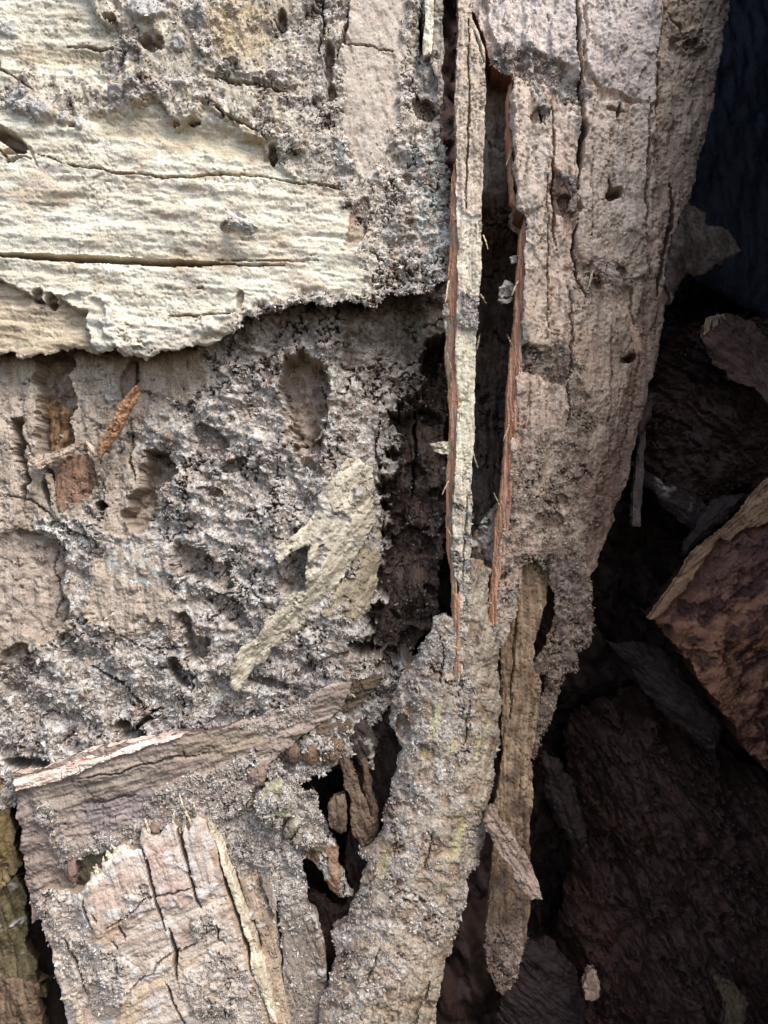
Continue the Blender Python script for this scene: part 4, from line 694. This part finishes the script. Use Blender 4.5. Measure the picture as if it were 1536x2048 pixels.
t = sheet('wood_lump', [(158, 1722), (180, 1706), (214, 1694), (222, 1712), (206, 1736), (190, 1756), (172, 1776), (158, 1772), (154, 1744)], lambda u, v: -46-.5*np.clip(v-1715, 0, 80), plain(60, 4, 1081, ('837a64', '605845', '3d372c'), 50, 8), thick=40, step=2., rag=3, seed=58)
tag(t.o, 'dim olive lump of wood inside the dark notch above the splintered block', 'wood lump')
# frass heap
MND = [(330, 1640), (400, 1560), (480, 1540), (530, 1500), (556, 1512), (580, 1552), (604, 1588), (632, 1578), (636, 1620), (660, 1656), (640, 1704), (604, 1706), (606, 1740), (612, 1800), (640, 1850), (652, 1950), (640, 2130), (560, 2130), (520, 1900), (470, 1760), (440, 1700), (400, 1650)]
def mnd(u, v, s):
    rf, cf = frass(u, v, 111, 15, 6.6, 3.6, .98)
    rw, cw = wood(u, v, 75, 4, 1101, '8f8273', '6f6258', '493e37', 70, 9, 2, 6)
    lo = ss(v+.6*(u-560)+25*fbm(u, v, 50, 3, 4), 1800, 1860)*.85; rel = rf*(1-lo)+lo*(rw+2); c = mx(cf, cw, lo)
    rel = rel-40*ss(bowl(u, v, 585, 1682, 12, 9, 40, 3, 3, 3), 0, .4)-24*ss(bowl(u, v, 525, 1560, 16, 14, 0, 3, 3, 3), 0, .4)
    l = line(u, v, [(545, 1790), (552, 1830), (560, 1880), (566, 1960)], 5, 4, 2); rel = rel-30*l
    return rel, c, 1-lo
t = sheet('frass_heap', MND, lambda u, v: -52-26*ss(u, 540, 660)+.03*(v-1600), mnd, thick=60, step=2.1, rag=4.5, seed=60, back=False, mat=M_FRASS, taper=.2, side=rgb('6b5e54'))
tag(t.o, 'grey granular heap of frass leaning on the right of the splintered block', 'frass')
crumbs(t, t.extra*(.25+ss(fbm(t.u, t.v, 40, 3, 2), -.2, .3)), 9000, size=(1.3, 3.6), seed=13)
DIN = [(560, 1440), (700, 1400), (800, 1380), (815, 1480), (790, 1580), (770, 1700), (740, 1800), (700, 1900), (680, 2000), (640, 2130), (600, 2130), (600, 1800), (620, 1780), (680, 1820), (700, 1790), (690, 1720), (700, 1640), (690, 1590), (700, 1540), (620, 1545), (560, 1520)]
t = sheet('inner_wood', DIN, lambda u, v: -150-40*ss(u, 640, 780)+10*ss(v, 1700, 2000), lambda u, v, s: (lambda r: (r[0], r[1], None))(wood(u, v, 76, 12, 1121, '5b463a', '3c2c25', '251b18', 110, 14, 2.5, 22)), thick=50, step=2.6, rag=6, seed=61, back=False, mat=M_DARK)  # sheet coloured dark to give the shadow beside the plank
tag(t.o, 'inner wood coloured dark reddish for the shadow left of the grey plank', 'wood')

# ================================================================== ochre wood in the bottom left corner
for k, (P, hh, cols, fr, lab) in enumerate([
    ([(-90, 1470), (-10, 1480), (4, 1560), (22, 1640), (36, 1730), (20, 1764), (-6, 1790), (-90, 1800)], -70, ('85704c', '64502f', '3a2e1e'), 0, 'ochre brown wood piece at the left edge beside the end of the beam'),
    ([(-90, 1800), (0, 1780), (30, 1750), (48, 1780), (56, 1850), (46, 1890), (70, 1930), (88, 1990), (60, 2010), (-90, 1940)], -96, ('6c6042', '4c4029', '2a2118'), .2, 'dark olive lumpy wood at the left edge in the middle of the corner pile'),
    ([(-90, 1930), (20, 1950), (76, 1960), (84, 2040), (110, 2130), (-90, 2130)], -84, ('75604a', '544030', '34271d'), 0, 'brown wood piece in the very bottom left corner')]):
    t = sheet('corner_wood', P, hh, plain(80, 6, 1140+5*k, cols, 90, 12, fr=fr, big=16), thick=60, step=2.4, rag=6, seed=62+k, back=False, mat=M_DARK)
    tag(t.o, lab, 'wood')
t = sheet('corner_wall', [(-300, 1400), (60, 1500), (150, 1780), (240, 2200), (-300, 2200)], -190, plain(80, 8, 1161, ('3c2e26', '2b211c', '1a1412'), 90, 14, big=20), thick=60, step=5, rag=4, back=False, mat=M_DARK)
tag(t.o, 'near black wood deep behind the ochre corner pieces', 'wood')

# ================================================================== bark flakes and orange splinter on the middle wall
FL1 = [(690, 916), (712, 914), (722, 926), (744, 932), (747, 960), (745, 990), (744, 1020), (758, 1022), (752, 1040), (744, 1060), (722, 1098), (700, 1122), (690, 1150), (668, 1176), (640, 1204), (632, 1228), (604, 1254), (570, 1284), (548, 1292), (528, 1322), (508, 1336), (492, 1362), (474, 1382), (456, 1376), (466, 1340), (460, 1316), (478, 1296), (508, 1284), (524, 1258), (548, 1226), (560, 1198), (592, 1192), (610, 1180), (614, 1140), (618, 1108), (622, 1092), (604, 1094), (588, 1098), (574, 1110), (562, 1124), (550, 1112), (550, 1094), (560, 1086), (590, 1070), (614, 1048), (630, 1020), (632, 996), (652, 974), (668, 950), (680, 936)]
t = sheet('bark_flake', FL1, lambda u, v: -34-.28*(u-600)+6*ss(60-np.abs(u-v*.0-650), 0, 60)+15*np.sin((u+v)/52.)+10*ss(620-u, 0, 60)*ss(1130-v, 0, 80), plain(-52, 3.5, 1201, ('cfc4ac', 'a5967f', '6f6052'), 50, 16, fine=2.4, big=12, fr=.22), thick=7, step=1.9, rag=4, seed=70, taper=.2)
tag(t.o, 'large yellowish bark flake shaped like a running figure on the grey crumbling wall', 'bark flake')
t = sheet('bark_flake', [(742, 1042), (756, 1060), (762, 1092), (758, 1140), (752, 1180), (738, 1222), (716, 1240), (690, 1232), (660, 1244), (640, 1226), (668, 1190), (700, 1140), (720, 1100)], lambda u, v: -72-.5*(u-700), plain(-60, 5, 1211, ('a4967c', '7b6d5a', '4d4238'), 50, 14, fr=.3, big=8), thick=10, step=2., rag=5, seed=71)
tag(t.o, 'dimmer brownish bark flake tucked behind the large yellowish flake', 'bark flake')
OSP = [(262, 774), (272, 768), (280, 778), (274, 798), (264, 812), (254, 832), (242, 858), (228, 882), (212, 900), (200, 918), (190, 900), (196, 886), (210, 866), (226, 836), (240, 806)]
t = sheet('wood_splinter', OSP, lambda u, v: -10+.25*(930-v), plain(-62, 2.2, 1221, ('ad8260', '8a6144', '624431'), 60, 9, fine=1., big=3), thick=10, step=1.5, rag=1.6, seed=72, mat=M_FRESH)
tag(t.o, 'bright orange pointed splinter standing off the wall at the left', 'splinter')
t = thing('torn_shaving', 'curled brown shaving forming a torn cup below the orange wood', 'wood shaving', (140, 960, -50))
sheet('rim', [(56, 922), (76, 910), (104, 904), (128, 896), (154, 880), (168, 884), (150, 900), (124, 912), (104, 926), (84, 938), (68, 936)], lambda u, v: -26+.1*(u-56), plain(-22, 2, 1231, ('bfa993', '8d7461', '5c483c'), 40, 5), thick=7, step=1.6, rag=2.5, seed=73, parent=t)
sheet('cup', [(122, 910), (150, 892), (176, 884), (192, 930), (196, 950), (180, 978), (166, 1000), (156, 1030), (132, 1036), (116, 1010), (114, 960)], lambda u, v: -62+22*np.abs((u-150)/40)**2, plain(84, 4, 1235, ('84684f', '5f4636', '3a2b22'), 60, 8, big=8), thick=8, step=1.8, rag=3, seed=74, parent=t, mat=M_FRESH)
sheet('rim', [(172, 880), (184, 890), (198, 926), (202, 944), (194, 954), (190, 930), (178, 906)], -30, plain(70, 2, 1238, ('c9b7a0', '9a8470', '66543f'), 40, 5), thick=7, step=1.6, rag=2, seed=75, parent=t)
t = sheet('wood_splinter', [(88, 946), (102, 946), (106, 980), (114, 1006), (124, 1024), (112, 1020), (112, 1034), (104, 1026), (100, 996), (94, 966)], -42, plain(80, 2, 1241, ('b5a48e', '8b7966', '5f5041'), 40, 5), thick=8, step=1.5, rag=2, seed=76)
tag(t.o, 'thin pale forked splinter crossing the black slot below the orange wood', 'splinter')

# ================================================================== right hand side, deep in shadow
RCH = [(1300, 1238), (1336, 1196), (1384, 1140), (1440, 1076), (1540, 1036), (1640, 1000), (1660, 1680), (1560, 1570), (1500, 1500), (1452, 1430), (1404, 1370), (1364, 1310), (1330, 1270)]
def rch(u, v, s):
    rel, c = wood(u, v, -38, 6, 1301, '9a6a50', '724734', '402820', 120, 34, 2.4, 30)
    n = fbm(u, v, 30, 4, 1302); b = grain(u, v, -38, 160, 34, 3, 1303)
    c = mx(c, mx(rgb('4a2a20'), rgb('3a2420'), .5+n), .85*ss(b+.5*n, .05, .3)); c = mx(c, rgb('b0835f'), .4*ss(-n-.3*b, .2, .45))
    dp_ = ss(fbm(u, v, 46, 5, 1305, .65), .08, .3); c = mx(c, rgb('35201b'), .7*dp_); rel = rel-8*dp_
    up = ss(1230-v-.3*(u-1450), 0, 90); c = mx(c, rgb('5b4038'), .65*up)
    rel = rel-6*ss(n, .1, .4); return rel, c, None
t = thing('wood_chunk', 'large reddish brown chunk of striped wood slanting in from the right edge', 'wood chunk', (1450, 1280, -200))
sheet('mottled_face', RCH, lambda u, v: -180+.10*(u-1400)-.15*(v-1250)-.0012*np.clip((u-1300)*.62+(v-1238)*.78-150, -400, 400)**2, rch, thick=120, step=2.4, rag=8, seed=80, back=False, parent=t, mat=M_DARK, taper=.1, side=rgb('4a3026'))
sheet('split_edge', [(1640, 900), (1536, 960), (1514, 984), (1480, 1030), (1434, 1068), (1376, 1116), (1362, 1150), (1330, 1196), (1298, 1238), (1312, 1240), (1344, 1206), (1372, 1172), (1396, 1136), (1442, 1074), (1460, 1082), (1480, 1060), (1540, 1046), (1640, 1020)], lambda u, v: -172+.16*(u-1400), plain(-40, 4, 1311, ('a88364', '7d5c44', '523a2c'), 120, 6), thick=30, step=2., rag=2.6, seed=81, parent=t)
ROL = [(1404, 652), (1420, 632), (1462, 622), (1502, 640), (1556, 688), (1640, 730), (1640, 850), (1540, 822), (1504, 776), (1462, 756), (1428, 728), (1406, 690)]
t = thing('wood_roll', 'dim brown rolled wood stub with a tuft of pale fibres at its end', 'wood', (1480, 700, -330))
sheet('weathered_face', ROL, lambda u, v: -300+90*np.sqrt(np.clip(1-((.62*(v-720)-.78*(u-1470))/88)**2, .02, 1)), plain(38, 7, 1321, ('6e5044', '4c362e', '2b1e1b'), 60, 16, big=30), thick=60, step=2.8, rag=5, seed=82, back=False, parent=t, mat=M_DARK)
for k in range(9):
    x = 1404+k*6; P = [(x, 640+k*1.0), (x+2, 638), (x+4+16*math.sin(k), 676-abs(k-4)*5), (x+2+16*math.sin(k), 678-abs(k-4)*5)]
    sheet('fibre', [(1412+4*k, 636-k), (1415+4*k, 634-k), (1409+6*k-2*(k % 3), 672-4*k), (1406+6*k-2*(k % 3), 670-4*k)], -216, plain(80, 1, 1330, ('b09c7d', '8d7a5f', '5f5040'), 30, 3), thick=3, step=1.4, rag=1., seed=k, bevel=.3, parent=t)
def mass(cols, ang, seed):
    def f(u, v, s):
        rel, c = wood(u, v, ang, 10, seed, *cols, 90, 16, 4, 40); fl, tn = flakes(u, v, ang, 60, 3.4, seed+3); rel = rel+20*fl+26*fbm(u, v, 80, 5, seed+4, .6); cv = crevice(u, v, 90, seed+6, .07); rel = rel-26*cv
        return rel-150*np.exp(-s/60.), c*(1+.5*tn)[:, None], ss(fbm(u, v, 50, 3, seed+7), .1, .4)
    return f
for k, (P, h0, ang, cols, lab) in enumerate([
    ([(1320, 760), (1350, 690), (1400, 640), (1460, 610), (1700, 600), (1700, 1040), (1520, 980), (1440, 1010), (1380, 1040), (1320, 960), (1300, 860)], -390, 40, ('5a423a', '3d2c27', '211816'), 'dark brown mass of rotten wood behind the rolled stub'),
    ([(1150, 1500), (1220, 1420), (1300, 1390), (1400, 1440), (1500, 1540), (1700, 1640), (1700, 2200), (1120, 2200), (1130, 1900), (1170, 1700)], -430, 62, ('54382d', '382620', '201513'), 'dark reddish mass of rotten wood filling the bottom right corner')]):
    t = sheet('rotten_wood', P, (lambda h0: lambda u, v: h0+0*u)(h0), mass(cols, ang, 1380+9*k), thick=90, step=3., rag=10, seed=84+k, back=False, mat=M_DARK)
    tag(t.o, lab, 'wood'); crumbs(t, t.extra+.02, 1500, size=(1.5, 7), seed=61+k, pal=np.array([rgb(x) for x in ('4a372f', '5e483d', '33251f')]))
DK = ('4a3a34', '332723', '211a18')
for k, (nm, P, hh, cols, ang, fr, lab) in enumerate([
    ('hanging_splinter', [(1262, 1052), (1280, 1052), (1286, 960), (1294, 856), (1284, 856), (1270, 950)], -230, ('6b5a50', '4a3d37', '2c2421'), 92, 0, 'faint thin splinter hanging in the dark right of the wide column'),
    ('wood_shard', [(1280, 830), (1306, 776), (1318, 784), (1304, 830), (1282, 880)], -200, ('5d4b42', '40332d', '2a211e'), 100, 0, 'small dim shard behind the right edge of the wide column'),
    ('wood_shard', [(1374, 1080), (1430, 1000), (1500, 984), (1520, 990), (1470, 1030), (1424, 1070), (1370, 1110)], -260, ('3c2c26', '2b201c', '1d1513'), -40, 0, 'dark shard lying behind the pale edge of the large reddish chunk'),
    ('wood_shard', [(1216, 1290), (1270, 1286), (1330, 1296), (1390, 1376), (1450, 1450), (1440, 1520), (1380, 1470), (1320, 1420), (1284, 1370), (1262, 1330)], -300, ('3c2c26', '2b201c', '1d1513'), 40, 0, 'greyish dark shard below the tip of the large reddish chunk'),
    ('wood_shard', [(1080, 1500), (1120, 1520), (1160, 1590), (1172, 1650), (1184, 1740), (1150, 1700), (1120, 1660), (1092, 1600)], -330, ('3c2c26', '2b201c', '1d1513'), 70, 0, 'dim brown shard right of the thin hanging plank'),
    ('wood_shard', [(1240, 900), (1330, 960), (1400, 990), (1440, 1060), (1400, 1080), (1330, 1010), (1290, 960)], -420, DK, 30, .2, 'dark ridge of wood in the deep shadow above the large reddish chunk'),
    ('wood_shard', [(1040, 1900), (1100, 1880), (1160, 1960), (1180, 2060), (1180, 2130), (980, 2130), (1000, 2020)], -300, ('3c2c26', '2b201c', '1d1513'), 40, 0, 'dark brown lump at the bottom edge below the thin hanging plank'),
    ('wood_chip', [(1164, 1968), (1178, 1942), (1190, 1940), (1202, 1968), (1200, 1998), (1184, 2002), (1168, 1988)], -230, ('b59a84', '8a705c', '5a4638'), 80, 0, 'small pale tan chip lying in the dark near the bottom edge'),
    ('wood_chip', [(1432, 1948), (1470, 1960), (1500, 2010), (1490, 2050), (1490, 2130), (1440, 2130), (1450, 2030)], -260, ('6d573f', '4d3b2b', '31261d'), 70, 0, 'dim tan chip at the bottom right in the dark'),
    ('wood_shard', [(1360, -60), (1500, -80), (1700, -60), (1700, 640), (1560, 650), (1480, 600), (1400, 560), (1360, 300)], -520, ('262630', '1b1b24', '101016'), 85, 0, 'sheet coloured bluish black for the shade and haze in the top right corner beyond the wide column')]):  # last sheet carries the corner's shade and bluish haze in its navy colour
    t = sheet(nm, P, hh, plain(ang, 6, 1400+7*k, cols, 70, 9, fr=fr, big=12), thick=26, step=2.4 if k != 9 else 5, rag=5 if k not in (0,) else 1.5, seed=90+k, bevel=24 if nm == 'wood_shard' else 3, bw=14 if nm == 'wood_shard' else 3, mat=M_DARK)
    tag(t.o, lab, {'wood_chip': 'wood chip', 'wood_shard': 'wood shard', 'hanging_splinter': 'splinter'}[nm])
print('TRIS', sum(len(o.data.polygons)*2 for o in SC.objects if o.type == 'MESH'))
